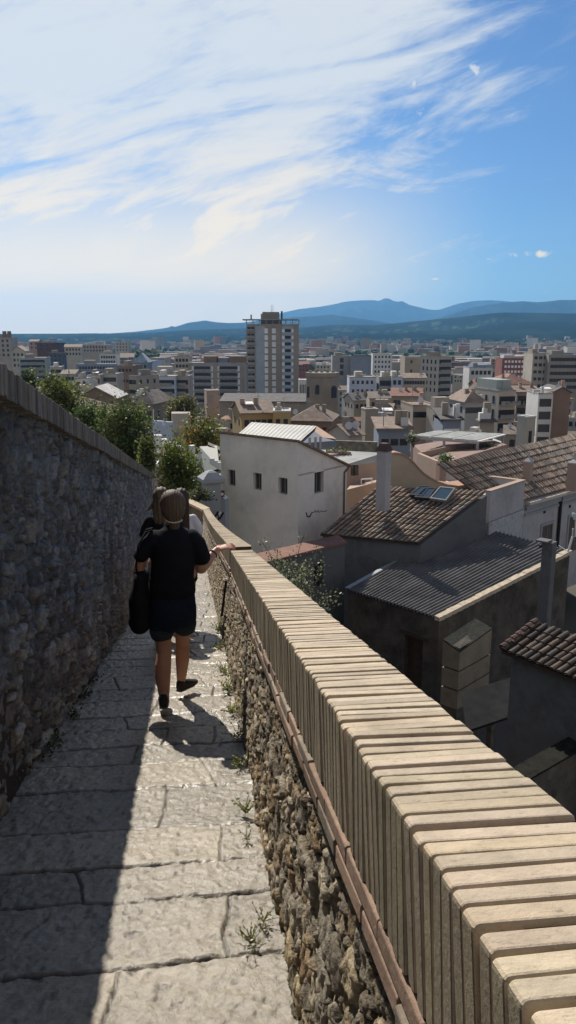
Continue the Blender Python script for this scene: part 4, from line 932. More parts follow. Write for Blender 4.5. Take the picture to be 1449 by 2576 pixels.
mb = MB(); mb.prism([vz(k0+er*.05+el*.05, zt+.1), vz(k0+er*(wr_-.05)+el*.05, zt+.2), vz(k0+er*(wr_-.05)+el*(wl_-.05), zt+.4), vz(k0+er*.05+el*(wl_-.05), zt+.2)], za-3); mb.build('core', M['old_wall'], st)
mb = MB(); z4 = np.array([0, 0, .012]); u = tp; mb.slab([p+z4+np.array([0,0,.05]) for p in u], .05); mb.build('mossy_top', mat('mossy_tiles', (.035, .036, .028), .95, .5, 7, .03, 14), st)

# ---- red flat-roofed annexe below the white house
an = empty('annexe', at(800, 1400, 33), 'low annexe with a flat red terracotta roof at the foot of the white house', 'building')
a0 = at(655, 1417, 30.2); a1 = at_z(872, 1362, a0[2]); a2 = at_z(850, 1345, a0[2]); a3 = at_z(620, 1398, a0[2])
mb = MB(); mb.slab([a0, a1, a2, a3], .1); mb.build('roof', mat('red_flat_tiles', (.24, .13, .10), .9, .25, 3, stain=.3, sscale=.8), an)
mb = MB(); dn = np.array([0, 0, -.101]); i_ = unit(a3-a0)*.1; aw0 = a0+unit(a1-a0)*.08+unit(a2-a1)*.12+dn; aw1 = a1-unit(a1-a0)*.05+unit(a2-a1)*.12+dn
dA = unit(vz(aw1, 0)-vz(aw0, 0)); degA = math.degrees(math.atan2(dA[0], dA[1])); hA = hole_px(aw0, dA, 790, 813, 1418, 1478, degA)
d4, n4 = wall_holes(mb, aw0, aw1, -16, aw0[2], aw1[2], [hA], .25); mb.add([vz(a3, -16), vz(aw0, -16), aw0, a3+dn], [(0, 1, 2, 3)])
mb.build('wall', M['grey_wall'], an); window_in(an, aw0, d4, n4, hA, .25, None, 1, 0)
mb = MB(); mb.tube(vz(aw0+dA*.02-n4*.08, a0[2]-.15), vz(aw0+dA*.02-n4*.08, -16), .05, .05, 8); mb.build('downpipe', M['dark_metal'], an)

# ---- tiled house, bottom right, shade put into its tile colour
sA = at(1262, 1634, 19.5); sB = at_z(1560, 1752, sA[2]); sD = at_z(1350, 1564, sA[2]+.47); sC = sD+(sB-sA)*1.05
sh_ = empty('house', vz(sA, -10), 'house with an old barrel-tiled roof coloured dark for shade, in the lower right corner', 'house')
mb = MB(); tile_patch(mb, sA, sB, sC, sD, .22, .42, .36, 31); mb.build('roof', M['tile'], sh_)  # tile colours darkened in place of shade that does not fall here
mb = MB(); dn = np.array([0, 0, -.14]); i_ = unit(sD-sA)*.3; j_ = unit(sB-sA)*.12; wall_p = [sA+i_+j_+dn, sB+i_+dn, sC+dn, sD+j_+dn]; mb.prism(wall_p, -16); mb.build('wall', M['grey_wall'], sh_)
mb = MB(); mb.slab([sA-np.array([0,0,.04]), sB-np.array([0,0,.04]), sB+i_*1.05-np.array([0,0,.04]), sA+i_*1.05-np.array([0,0,.04])], .07); mb.build('eave', M['wood_dark'], sh_)
mb = MB()
for k in range(7): a = lerp(sA, sD, k/7.); b = lerp(sA, sD, (k+1.08)/7.); mb.tube(a+np.array([0, 0, .05]), b+np.array([0, 0, .03]), .10, .085, 8, 0, tuple(np.array([.10, .06, .05])*(.7+.5*random.random())))
mb.build('verge_tiles', M['tile'], sh_)
# lean-to canopy on posts and yard walls in the shade
cn = empty('canopy', at(1230, 1800, 20.5), 'dark lean-to canopy on posts in the shaded yard beside the stone stack', 'canopy')
y0 = at(1175, 1838, 20.5); y1 = at_z(1372, 1772, y0[2]+.05); y2 = at_z(1330, 1690, y0[2]+.25); y3 = at_z(1160, 1742, y0[2]+.25)
mb = MB(); mb.slab([y0, y1, y2, y3], .08); mb.build('roof', mat('dark_sheet', (.022, .022, .022), .95, .4, 2, stain=.3, spec=.1), cn)
for p in (lerp(y0, y1, .3), lerp(y0, y1, .97)): mb = MB(); mb.cbox(vz(p, -16)+unit(y3-y0)*.1, .16, .16, p[2]+15.88, .7); mb.build('post', M['old_wall'], cn)
mb = MB(); mb.box(y0+(y1-y0)*.55+np.array([0, 0, -.16]), (y1-y0)*.4, unit(y0-y3)*.04, np.array([0, 0, .12])); mb.build('fascia', mat('fascia_board', (.24, .21, .17), .9, .3, 4), cn)
yb = empty('yard_wall', at(1300, 1900, 19), 'low crumbling wall across the dark yard, lowest at the right edge', 'wall')
w0 = at(1245, 2010, 15.5); w1 = at(1470, 1880, 17.5); mb = MB(); mb.prism([w0, w1, w1+np.array([-.2, .35, 0]), w0+np.array([-.2, .35, 0])], -16); mb.build('wall_body', M['old_wall'], yb)
mb = MB(); mb.slab([w0+np.array([0, -.06, .06]), w1+np.array([0, -.06, .06]), w1+np.array([-.25, .42, .06]), w0+np.array([-.25, .42, .06])], .055); mb.build('coping', mat('shade_dark_coping', (.022, .022, .018), .95, .5, 5, .02, 12, spec=.1), yb)  # coping coloured near-black to stand in for shade; sun reaches it

# ---- pergola terrace
pg = empty('pergola', at(1140, 1130, 56), 'long pale slatted pergola over a planted roof terrace', 'pergola')
p0 = at(1033, 1098, 58); zP = p0[2]; p1 = at_z(1204, 1111.5, zP); p2 = at_z(1270, 1094, zP); p3 = at_z(1098, 1085.5, zP)
mb = MB(); n_ = 34
for k in range(n_+1):
    a = lerp(p0, p1, k/n_); b = lerp(p3, p2, k/n_); e = unit(p1-p0)*.10; mb.prism([a+np.array([0,0,.07]), a+e+np.array([0,0,.07]), b+e+np.array([0,0,.07]), b+np.array([0,0,.07])], zP+.003)
for u0_, u1_ in ((.03, .28), (.31, .62), (.66, .97)):
    mb.slab([lerp(p0, p1, u0_)+np.array([0,0,.10]), lerp(p0, p1, u1_)+np.array([0,0,.10]), lerp(p3, p2, u1_)+np.array([0,0,.10]), lerp(p3, p2, u0_)+np.array([0,0,.10])], .02, 1)
mb.build('slats', [M['white_paint'], mat('reed_mat', (.30, .31, .29), .9, .3, 2)], pg)
mb = MB(); w_ = unit(p3-p0)*.12
for t in (0, .5, .985):
    a = lerp(p0, p3, t)*1.0; b = lerp(p1, p2, t); mb.prism([a, b, b+w_, a+w_], zP-.16)
mb.build('beam', M['render_white2'], pg)
for t, ed in ((0.02, 0), (.5, 0), (.98, 0), (.97, 1)):
    q = lerp(p0, p1, t) if not ed else lerp(p3, p2, t); mb = MB(); mb.cbox(vz(q, zP-2.3)+w_*.5, .14, .14, 2.13, .7); mb.build('post', M['render_white2'], pg)
tr = empty('terrace', at(1150, 1150, 54), 'planted roof terrace with beige walls under the pergola', 'terrace')
q0 = at(1048, 1143, 54); q1 = at(1098, 1166, 50); q2 = at(1275, 1118, 56); q3 = at(1200, 1095, 64)
mb = MB(); mb.prism([q1+np.array([0,0,-.1]), q2, q3, at(1040, 1120, 62)], -16); mb.build('deck', mat('terrace_deck', (.26, .18, .15), .9, .2, 2), tr)
mb = MB(); a = at(1050, 1140, 53.5); b = at(1150, 1118, 57); mb.prism([a, b, b+np.array([.1, .25, 0]), a+np.array([.1, .25, 0])], -16); a2 = at(1098, 1160, 50); mb.prism([a, a2, a2+np.array([.25, .1, 0]), a+np.array([.25, .1, 0])], -16); mb.build('parapet', M['render_pink'], tr)
def bush(name, loc, r, n, size, col, label, cat, group=None, trunk=True):
    """loose shrub: stems plus leaf-sized faces in clumps"""
    loc = np.asarray(loc, float); o = empty(name, loc, label, cat, group); r = np.asarray(r, float)*np.ones(3); mb = MB()
    nc = max(4, n//45)
    for k in range(nc):
        d = rng.normal(size=3); d /= np.linalg.norm(d); d *= rng.random()**.45; d[2] = abs(d[2])*.95+.05
        c = loc+d*r*np.array([1, 1, 1.0])+np.array([0, 0, r[2]*.15]); sh = .5+.9*rng.random(); add_leaves(mb, *leaf_quads(c, n//nc, size, r*.20, tuple(np.array(col)*sh), .6))
    mb.build('foliage', M['leaf'], o)
    if trunk:
        mb = MB()
        for k in range(4): d = rng.normal(size=3)*.35; d[2] = 1; mb.tube(loc-np.array([0, 0, .1]), loc+d*r*np.array([1, 1, .9]), .03*r[2]+.01, .01, 6)
        mb.build('stem', M['bark'], o)
    return o
bush('shrub', at(1119, 1176, 51), (.75, .6, .75), 500, .13, (.10, .14, .07), 'leafy shrub at the near corner of the pergola terrace', 'shrub')
bush('shrub', at(1218, 1142, 56), (1.3, .6, .75), 500, .13, (.07, .085, .045), 'dark shrub under the right half of the pergola', 'shrub')
bush('shrub', at(1040, 1122, 57.5), (.8, .5, .85), 350, .13, (.09, .10, .06), 'creeper hanging from the left end of the pergola', 'climber')
ps = empty('parasol', at(1240, 1120, 60), 'white parasol under the right end of the pergola', 'parasol')
mb = MB(); q = at(1240, 1112, 60); v = [q+np.array([0, 0, .3])]+[q+np.array([.75*math.cos(2*math.pi*k/8), .75*math.sin(2*math.pi*k/8), 0]) for k in range(8)]
mb.add(v, [(0, 1+k, 1+(k+1) % 8) for k in range(8)]); mb.build('canopy', M['white_paint'], ps); mb = MB(); mb.tube(q-np.array([0, 0, 2]), q+np.array([0, 0, .3]), .03); mb.build('pole', M['frame_grey'], ps)
# ---- shrub growing up outside the parapet
def twiggy(loc, label):
    o = empty('shrub', loc, label, 'shrub'); mb = MB(); ms = MB()
    for k in range(24):
        d = np.array([rng.normal()*.45, rng.normal()*.3, .75+.35*rng.random()]); L_ = .5+.9*rng.random(); p = loc+rng.normal(size=3)*.01
        pts = [p]
        for j in range(7): d = unit(d+rng.normal(size=3)*.22); pts.append(pts[-1]+d*L_/7)
        for a, b in zip(pts[:-1], pts[1:]): ms.tube(a, b, .006, .005, 4)
        for j in range(2, 8):
            sh = .5+1.0*rng.random(); add_leaves(mb, *leaf_quads(pts[j], 7, .05, np.array([.07, .07, .06]), (.13*sh, .145*sh, .085*sh), .8))
    mb.build('foliage', M['leaf'], o); ms.build('stem', M['bark'], o)
twiggy(at(712, 1500, 15.2), 'spindly pale-leaved shrub growing up outside the parapet below the white house')
twiggy(at(770, 1545, 14.6), 'darker spindly shrub just right of the pale-leaved one outside the parapet')
# ------------------------------------------------------------------ terrain
def zground(X, Y):
    r = np.sqrt(np.asarray(X, float)**2*.35+np.asarray(Y, float)**2)
    return np.interp(r, [0, 12, 30, 60, 110, 180, 260, 370, 500, 1e5], [-13, -14, -15, -18.5, -23, -29, -34, -40, -44, -44])
ys = np.concatenate([np.linspace(-60, 10, 8), np.geomspace(12, 24000, 120)]); xs = np.concatenate([-np.geomspace(11000, 5, 50), np.linspace(-4, 4, 5), np.geomspace(5, 11000, 50)])
XX, YY = np.meshgrid(xs, ys, indexing='ij'); gcol = np.ones(XX.shape+(3,))*np.array([1, 1, 1.])
far = sst(700, 1500, YY)[..., None]; patch = fbm(XX/350, YY/500, 4, 5)[..., None]
gcol = gcol*(1-far)+far*np.where(patch > .5, np.array([.55, .75, .42]), np.array([.95, .85, .7]))
M['ground2'] = mat('city_ground_far', (.14, .13, .11), 1, .3, .02, 0, 1, attr=True, spec=0)
o = grid_obj('ground', np.stack([XX, YY, zground(XX, YY)], -1), M['ground2'], cols=gcol); tag(o, 'city ground and far plain', 'ground', kind='structure')

# ------------------------------------------------------------------ hills and mountains
def ridge(name, prof, Yd, front, col, label, seed, rough=.03, amp=None):
    px = np.array([p[0] for p in prof], float); py = np.array([p[1] for p in prof], float)
    x = np.linspace(px[0], px[-1], 620); y = np.interp(x, px, py)
    k = np.ones(7)/7; y = np.convolve(np.pad(y, 3, 'edge'), k, 'valid')
    crest = np.array([at(a, b, Yd) for a, b in zip(x, y)]); H = np.maximum(crest[:, 2]+44, 2)
    t = np.concatenate([np.linspace(-1, 0, 26), np.linspace(.08, 1, 8)]); P = np.zeros((len(x), len(t), 3))
    for j, q in enumerate(t):
        Y = Yd+q*front if q < 0 else Yd+q*front*.7
        X = crest[:, 0]*(Y/Yd)
        n = fbm(X/front*7+seed, np.full(len(x), Y)/front*7, 5, seed)-.46
        n1 = fbm(x*.05+seed, np.full(len(x), 3.), 4, seed)-.46
        prof_ = (1-abs(q))**1.25
        P[:, j, 0] = X; P[:, j, 1] = Y; P[:, j, 2] = -46+H*prof_*(1+ (n*1.1 if q != 0 else 0)*min(1, abs(q)*4)*(1 if q < 0 else .3)) + n1*H*rough
    c = np.ones(P.shape)
    fleck = (vnoise(P[..., 0]/22+seed, P[..., 1]/50, seed+21)*vnoise(P[..., 0]/300+seed, P[..., 1]/260, seed+22) > .56)[..., None]*(Yd < 6000)
    f = fbm(P[..., 0]/260+seed, P[..., 1]/420, 5, seed+3)[..., None]; g = fbm(P[..., 0]/90, P[..., 1]/160, 3, seed+9)[..., None]
    c = np.where(f > .56, np.array([1.5, 1.5, 1.2]), np.array([.8, .85, .8]))*(.7+.6*g); c = np.where(fleck, c*2.6+np.array([1.6, 1.3, 1.3]), c)
    o = grid_obj(name, P, mat(name+'_cover', col, 1, .2, .004, 0, 1, attr=True, spec=0), cols=c); tag(o, label, name, kind='structure'); return o
ridge('hills', [(-900, 838), (-300, 838), (0, 839), (150, 838.5), (300, 838), (380, 836), (445, 831), (523, 828), (614, 825.5), (700, 823), (752, 823), (827, 817), (880, 816), (946, 817), (1000, 812), (1050, 807), (1120, 800), (1189, 793), (1240, 787), (1272, 785), (1362, 786), (1449, 788), (1700, 793), (2000, 806), (2300, 822), (2700, 838)], 5600, 3000, (.012, .020, .018), 'low dark wooded hills behind the city', 31, .012)
ridge('hills', [(280, 838), (340, 834), (400, 827), (425, 823), (432, 819), (440, 822), (475, 811), (500, 808), (515, 805.5), (544, 810), (575, 812), (607, 811.5), (650, 806), (714, 800), (770, 796), (832, 791), (870, 796), (891, 799), (943, 806), (990, 814), (1040, 824)], 9000, 2600, (.014, .024, .026), 'blue hills in the middle distance', 37, .012)
ridge('mountains', [(1000, 830), (1050, 811), (1090, 803), (1119, 796), (1140, 788), (1161, 779), (1200, 771), (1237, 765), (1280, 760), (1317, 757), (1350, 760), (1380, 758), (1408, 754), (1449, 754), (1600, 748), (1750, 760), (2000, 778), (2300, 800), (2700, 834)], 10800, 3200, (.014, .024, .028), 'blue mountain ridge on the right', 43, .012)
ridge('mountains', [(560, 838), (640, 815), (704, 788), (753, 777), (800, 772), (840, 765), (871, 758), (905, 755), (940, 755), (955, 757), (967, 750), (978, 750), (990, 757), (1010, 760), (1035, 768), (1060, 774), (1085, 779), (1105, 779), (1130, 771), (1154, 763), (1190, 757), (1234, 754.5), (1279, 758), (1320, 764), (1500, 790)], 14500, 3500, (.016, .026, .030), 'highest pale blue mountain with a small pointed summit', 53, .010)

# ------------------------------------------------------------------ city buildings
WALLC = {'cream': (.45, .41, .345), 'white': (.62, .62, .61), 'bluewhite': (.50, .56, .66), 'tan': (.33, .285, .235), 'grey': (.33, .33, .33), 'bluegrey': (.22, .26, .32), 'brown': (.24, .17, .13), 'red': (.25, .10, .08), 'darkred': (.12, .065, .065),
         'ochre': (.45, .33, .16), 'pink': (.44, .31, .25), 'stone': (.31, .27, .22), 'dark': (.09, .10, .12), 'beige': (.40, .35, .295), 'greenish': (.36, .40, .38), 'glazed': (.36, .42, .47)}
for k, c in WALLC.items(): M['w_'+k] = mat(k+'_wall', tuple(q*.96 for q in c), .9, .16, .25, 0, 1, stain=.15, sscale=.12)
ROOFC = {'tile': (.27, .205, .16), 'oldtile': (.22, .185, .155), 'redtile': (.28, .15, .11), 'flat': (.36, .33, .30), 'pale': (.55, .53, .50), 'darkroof': (.12, .11, .11), 'bluesheet': (.30, .36, .42)}
for k, c in ROOFC.items(): M['r_'+k] = mat(k+'_roof', c, .88, .35, .9, .05 if 'tile' in k else 0, 4, stain=.2, sscale=.3)
M['win'] = mat('window_glass', (.035, .04, .05), .25, .5, .15)
M['winlight'] = mat('white_blind', (.78, .80, .82), .6, .15, .3)
M['railing'] = mat('balcony_rail', (.28, .28, .28), .8, .3, 1)
PLACED = []
class Bld:
    def __init__(s, name, label, x0, x1, ytop, Y, depth, yaw=0.0, wall='cream', group=None, cat='building', ybase=None):
        a = at(x0, ytop, Y); b = at(x1, ytop, Y); t = R(yaw); span = b[0]-a[0]; s.depth = depth
        s.w = max(.9, (span-depth*abs(math.sin(t)))/math.cos(t)); s.yaw = t
        s.ex = np.array([math.cos(t), math.sin(t), 0]); s.ey = np.array([-math.sin(t), math.cos(t), 0])
        # left-most projected corner is the front-left one for yaw>=0 otherwise the back-left one
        s.fl = a.copy() if yaw <= 0 else a+np.array([depth*math.sin(t), 0, 0])
        if yaw < 0: s.fl = a
        s.z = a[2]; s.zb = float(zground((a[0]+b[0])/2, Y))-3; s.h = s.z-s.zb; s.wallm = M['w_'+wall]
        c = s.fl+s.ex*s.w/2+s.ey*depth/2
        s.o = empty(name, vz(c, s.zb+3), label, cat, group); s.c = c
        PLACED.append((c[0], c[1], max(s.w, depth)*.62, x0, x1, ytop, ybase if ybase else ytop+40, Y))
        s.roofz = s.z
    def walls(s, extra=None):
        mb = MB(); f = s.fl; mb.prism([f, f+s.ex*s.w, f+s.ex*s.w+s.ey*s.depth, f+s.ey*s.depth], s.zb)
        s.wm = mb; return s
    def roof(s, kind='flat', m='flat', rise=None, ov=.4, axis='x'):
        f = s.fl; w = s.w; d = s.depth; z = np.array([0, 0, 1.]); ex, ey = s.ex, s.ey; rise = rise if rise is not None else (w if axis == 'y' else d)*.19; mb = MB()
        if kind == 'flat':
            hp = rise if rise and rise < 1.5 else .5
            for (o_, a, b) in ((f-ey*.04-ex*.04, ex*(w+.08), ey*.3), (f+ey*(d-.26)-ex*.04, ex*(w+.08), ey*.3), (f+ey*.262-ex*.04, ex*.3, ey*(d-.524)), (f+ex*(w-.26)+ey*.262, ex*.3, ey*(d-.524))): mb.box(o_+z*.003, a, b, z*hp*.6)
            mb.box(f+ex*.27+ey*.27+z*.003, ex*(w-.54), ey*(d-.54), z*.05)
        elif kind == 'gable':
            if axis == 'x': # ridge along x
                p = [f-ex*ov-ey*ov, f+ex*(w+ov)-ey*ov, f+ex*(w+ov)+ey*d/2+z*rise, f-ex*ov+ey*d/2+z*rise, f+ex*(w+ov)+ey*(d+ov), f-ex*ov+ey*(d+ov)]
                s.wm.prism([f+ex*.0, f+ey*d, f+ey*d/2+z*rise*.93], s.z-.05) if False else None
                s.wm.add([f, f+ey*d, f+ey*d/2+z*rise*.95, f+ex*w, f+ex*w+ey*d, f+ex*w+ey*d/2+z*rise*.95], [(0, 2, 1), (3, 4, 5)])
                g = [(0, 1, 2, 3), (3, 2, 4, 5)]
            else:
                p = [f-ex*ov-ey*ov, f-ex*ov+ey*(d+ov), f+ex*w/2-ey*ov+z*rise, f+ex*w/2+ey*(d+ov)+z*rise, f+ex*(w+ov)-ey*ov, f+ex*(w+ov)+ey*(d+ov)]
                s.wm.add([f, f+ex*w, f+ex*w/2+z*rise*.95, f+ey*d, f+ex*w+ey*d, f+ex*w/2+ey*d+z*rise*.95], [(0, 1, 2), (3, 5, 4)])
                g = [(0, 2, 3, 1), (2, 4, 5, 3)]
            for q in g: mb.slab([p[i]+z*.06 for i in q], .14)
        elif kind == 'hip':
            k = min(w, d)/2*.96; c = [f-ex*ov-ey*ov, f+ex*(w+ov)-ey*ov, f+ex*(w+ov)+ey*(d+ov), f-ex*ov+ey*(d+ov)]
            if w >= d: r = [f+ex*k+ey*d/2+z*rise, f+ex*(w-k)+ey*d/2+z*rise]; g = [(0, 1, 5, 4), (1, 2, 5), (2, 3, 4, 5), (3, 0, 4)]
            else: r = [f+ex*w/2+ey*k+z*rise, f+ex*w/2+ey*(d-k)+z*rise]; g = [(0, 1, 4), (1, 2, 5, 4), (2, 3, 5), (3, 0, 4, 5)]
            mb.add([q+z*.05 for q in c+r], g); mb.add([q-z*.06 for q in c], [(3, 2, 1, 0)])
            for i in range(4): mb.add([c[i]-z*.06, c[(i+1) % 4]-z*.06, c[(i+1) % 4]+z*.05, c[i]+z*.05], [(0, 1, 2, 3)])
        elif kind == 'shed':
            mb.slab([f-ex*ov-ey*ov+z*.1, f+ex*(w+ov)-ey*ov+z*.1, f+ex*(w+ov)+ey*(d+ov)+z*(rise+.1), f-ex*ov+ey*(d+ov)+z*(rise+.1)], .15)
            s.wm.prism([f+ey*d*.02+z*.02, f+ex*w+ey*d*.02+z*.02, f+ex*w+ey*d*.98+z*rise*.93, f+ey*d*.98+z*rise*.93], s.z-.3)
        s.wm.build('wall', s.wallm, s.o); s.r = mb.build('roof', M['r_'+m], s.o); s.rise = rise; return s
    def windows(s, cols, rows, w=1.1, h=1.5, top=1.2, pitch=3.0, x0=.06, x1=.94, face='front', m='win', frame=None, limit=96, name='window', skip=0.0):
        """windows on one face, every one a child of its own sharing a mesh"""
        cols = max(1, cols); L_ = s.w if face in ('front',) else s.depth
        me = None; n = 0
        if face == 'front': o_, e, nn = s.fl, s.ex, -s.ey
        elif face == 'left': o_, e, nn = s.fl+s.ey*s.depth, -s.ey, -s.ex
        else: o_, e, nn = s.fl+s.ex*s.w, s.ey, s.ex
        for r in range(rows):
            z = s.z-top-pitch*r-h
            for c in range(cols):
                if n >= limit or (skip and random.random() < skip): continue
                u = L_*(x0+(x1-x0)*((c+.5)/cols)); p = o_+e*u; p = vz(p, z)
                if me is None:
                    mb = MB(); fw = .12
                    mb.box(p-e*w/2+nn*.001, e*w, nn*.05, np.array([0, 0, h]), 0)
                    if frame:
                        for (du, dz, uw, zh) in ((-w/2-fw, 0, fw, h), (w/2, 0, fw, h), (-w/2-fw, h, w+2*fw, fw), (-w/2-fw, -fw, w+2*fw, fw)): mb.box(p+e*du+np.array([0, 0, dz])+nn*.001, e*uw, nn*.09, np.array([0, 0, zh]), 1)
                    ob = mb.build(name, [M[m], M['w_'+frame] if frame else M['w_white']], s.o); me = ob.data; p0 = p
                else:
                    ob = bpy.data.objects.new(name, me); C.objects.link(ob); ob.parent = s.o; ob.location = Vector(p-p0)
                n += 1
        return s
    def balconies(s, cols, rows, w=3.0, top=2.2, pitch=3.0, x0=.06, x1=.94, out=1.0, face='front', m='railing', h=1.0):
        o_, e, nn, L_ = (s.fl, s.ex, -s.ey, s.w) if face == 'front' else (s.fl+s.ex*s.w, s.ey, s.ex, s.depth)
        me = None
        for r in range(rows):
            for c in range(cols):
                u = L_*(x0+(x1-x0)*((c+.5)/cols)); p = vz(o_+e*u, s.z-top-pitch*r-.9)
                if me is None:
                    mb = MB(); mb.box(p-e*w/2+nn*.002, e*w, nn*out, np.array([0, 0, .16])); mb.box(p-e*w/2+nn*(out-.06)+np.array([0, 0, .163]), e*w, nn*.05, np.array([0, 0, h-.16])); ob = mb.build('balcony', M[m], s.o); me = ob.data; p0 = p
                else: ob = bpy.data.objects.new('balcony', me); C.objects.link(ob); ob.parent = s.o; ob.location = Vector(p-p0)
        return s
    def strip(s, u0, u1, z0, z1, m, name='pier', proud=.1, face='front'):
        o_, e, nn, L_ = (s.fl, s.ex, -s.ey, s.w) if face == 'front' else (s.fl+s.ex*s.w, s.ey, s.ex, s.depth)
        mb = MB(); mb.box(vz(o_+e*L_*u0, s.z-z1)+nn*.002, e*L_*(u1-u0), nn*proud, np.array([0, 0, z1-z0])); mb.build(name, M[m], s.o); return s
    def top_box(s, u0, u1, v0, v1, h, m, name='roof_house', base=0.0):
        mb = MB(); f = s.fl+np.array([0, 0, .06+base]); mb.box(f+s.ex*s.w*u0+s.ey*s.depth*v0, s.ex*s.w*(u1-u0), s.ey*s.depth*(v1-v0), np.array([0, 0, h])); mb.build(name, M[m], s.o); return s

def clutter(b, n):
    """chimneys, vents, tanks, aerials and dishes standing on a roof, each a part"""
    for k in range(n):
        u = random.uniform(.1, .9); v = random.uniform(.1, .45); q = b.fl+b.ex*b.w*u+b.ey*b.depth*v; q = vz(q, b.z+(b.rise*min(1, 2*v)*.6 if b.rise > 1 else 0)); mb = MB(); t = random.random()
        if t > .93: w_ = random.uniform(1.2, 2.6); mb.slab([q+np.array([0, 0, 1.0]), q+b.ex*w_+np.array([0, 0, 1.0]), q+b.ex*w_+b.ey*1.4+np.array([0, 0, 1.25]), q+b.ey*1.4+np.array([0, 0, 1.25])], .06); mb.tube(q+b.ey*.7+b.ex*.2, q+b.ey*.7+b.ex*.2+np.array([0, 0, 1.05]), .05, None, 4); mb.build('awning', M['white_paint'], b.o)
        elif t < .38: mb.cbox(q, random.uniform(.4, .8), random.uniform(.35, .6), random.uniform(1.1, 2.2), b.yaw); mb.build('chimney', M['w_'+random.choice(['stone', 'pink', 'cream', 'white'])], b.o)
        elif t < .6: mb.tube(q, q+np.array([0, 0, random.uniform(2, 3.4)]), .05, .04, 4); z = q+np.array([0, 0, 2.0]); mb.tube(z-np.array([.5, 0, 0]), z+np.array([.5, 0, 0]), .03, None, 4); mb.build('aerial', M['w_grey'], b.o)
        elif t < .75: mb.cbox(q, random.uniform(.8, 1.5), .8, random.uniform(.7, 1.0), b.yaw); mb.build('air_unit', M['w_white'], b.o)
        elif t < .88: mb.tube(q, q+np.array([0, 0, .7]), .05, None, 5); mb.tube(q+np.array([0, 0, .8]), q+np.array([-.08, -.16, .86]), .12, .5, 12); mb.build('satellite_dish', M['w_white'], b.o)
        else: mb.cbox(q, random.uniform(1.5, 2.6), random.uniform(1.2, 2), random.uniform(1.4, 2.2), b.yaw); mb.build('roof_hut', M['w_'+random.choice(['cream', 'tan', 'beige'])], b.o)
GR = 'city buildings below the walls'
# the tower
b = Bld('tower_block', 'tallest building of the city, a brown and glass tower block with an open crown frame', 620, 752, 817, 368, 17, 0, 'tan', GR, 'tower block', 1006)
b.walls().roof('flat', 'flat', .5)
bw = b.w; FLH = 3.0
for (u0, u1) in ((.41, .485), (.56, .665), (.90, 1.0)): b.strip(u0, u1, 0, 46, 'w_tan', 'pier', .5)
b.strip(.165, .345, .6, 46, 'w_glazed', 'glazed_panel', .12); b.strip(.67, .9, .6, 46, 'w_glazed', 'glazed_panel', .12)
b.windows(1, 15, 1.6, 2.3, 1.6, FLH, .345, .41, 'front', 'winlight', None, name='white_window')
b.windows(1, 15, 1.9, 2.3, 1.6, FLH, .485, .56, 'front', 'winlight', None, name='white_window')
def shift_proud(o, d):
    for c in o.children: pass
b.windows(1, 15, 1.3, 1.5, 1.9, FLH, .69, .72, 'front', 'winlight', None, name='white_window'); b.windows(1, 15, 1.3, 1.5, 1.9, FLH, .855, .885, 'front', 'winlight', None, name='white_window')
b.windows(2, 15, 1.7, 1.4, 1.9, FLH, .73, .85, 'front', 'win', None)
for c in b.o.children:
    if c.name.startswith(('white_window', 'window')): c.location = c.location+Vector(-b.ey*0*.1) + Vector((0, -.12, 0))
b.windows(2, 15, 1.5, 1.9, 1.0, FLH, .01, .155, 'front', 'win', None, name='loggia')
b.balconies(1, 15, bw*.17, 2.0, FLH, -.02, .15, 1.6)
mb = MB(); f = b.fl
for u in np.linspace(0, 1, 9): mb.box(f+b.ex*(bw*u-.2)+b.ey*.2+np.array([0, 0, .35]), b.ex*.4, b.ey*.4, np.array([0, 0, 1.75]))
mb.box(f-b.ex*1.8-b.ey*.3+np.array([0, 0, 2.1]), b.ex*(bw+1.8), b.ey*15, np.array([0, 0, .45])); mb.build('crown_frame', M['w_grey'], b.o)
b.top_box(.27, .67, .2, .7, 2.0, 'w_tan', 'roof_house', 0); b.top_box(.30, .62, .2, .7, 3.2, 'w_stone', 'roof_house', 2.05+.5)
mb = MB()
for u, h in ((.07, 3.6), (.27, 4), (.655, 5.2), (.66, 5.2)): mb.box(f+b.ex*bw*u+b.ey*3+np.array([0, 0, 2.56]), b.ex*.7, b.ey*.7, np.array([0, 0, h-1.6]))
for u in (.47, .5): mb.tube(f+b.ex*bw*u+b.ey*6+np.array([0, 0, 5.8]), f+b.ex*bw*u+b.ey*6+np.array([0, 0, 9]), .08)
mb.build('aerials', M['w_stone'], b.o)
# long slab beside the tower
b = Bld('apartment_block', 'long brown and glass apartment slab joined to the left of the tower block', 473, 620, 914, 345, 14, 0, 'grey', GR, 'apartments', 1008)
b.walls().roof('flat', 'flat', .5); f = b.fl
for u0, u1 in ((0, .06), (.43, .50), (.885, .94)): b.strip(u0, u1, .5, 20, 'w_tan', 'pier', .5)
for u in (.075, .40, .515, .86): b.windows(1, 6, 1.2, 2.2, 1.2, 2.85, u-.02, u+.02, 'front', 'winlight', None, name='white_window')
b.windows(5, 6, 2.0, 1.7, 1.3, 2.85, .10, .385, 'front', 'win'); b.windows(5, 6, 2.0, 1.7, 1.3, 2.85, .53, .845, 'front', 'win')
b.balconies(1, 6, b.w*.27, 2.6, 2.85, .10, .385, .8); b.balconies(1, 6, b.w*.30, 2.6, 2.85, .53, .845, .8)
b.top_box(.26, .48, .2, .8, 2.9, 'w_brown'); b.top_box(.70, .98, .2, .8, 2.9, 'w_brown'); b.top_box(.5, .68, .3, .8, 2.2, 'w_bluegrey')
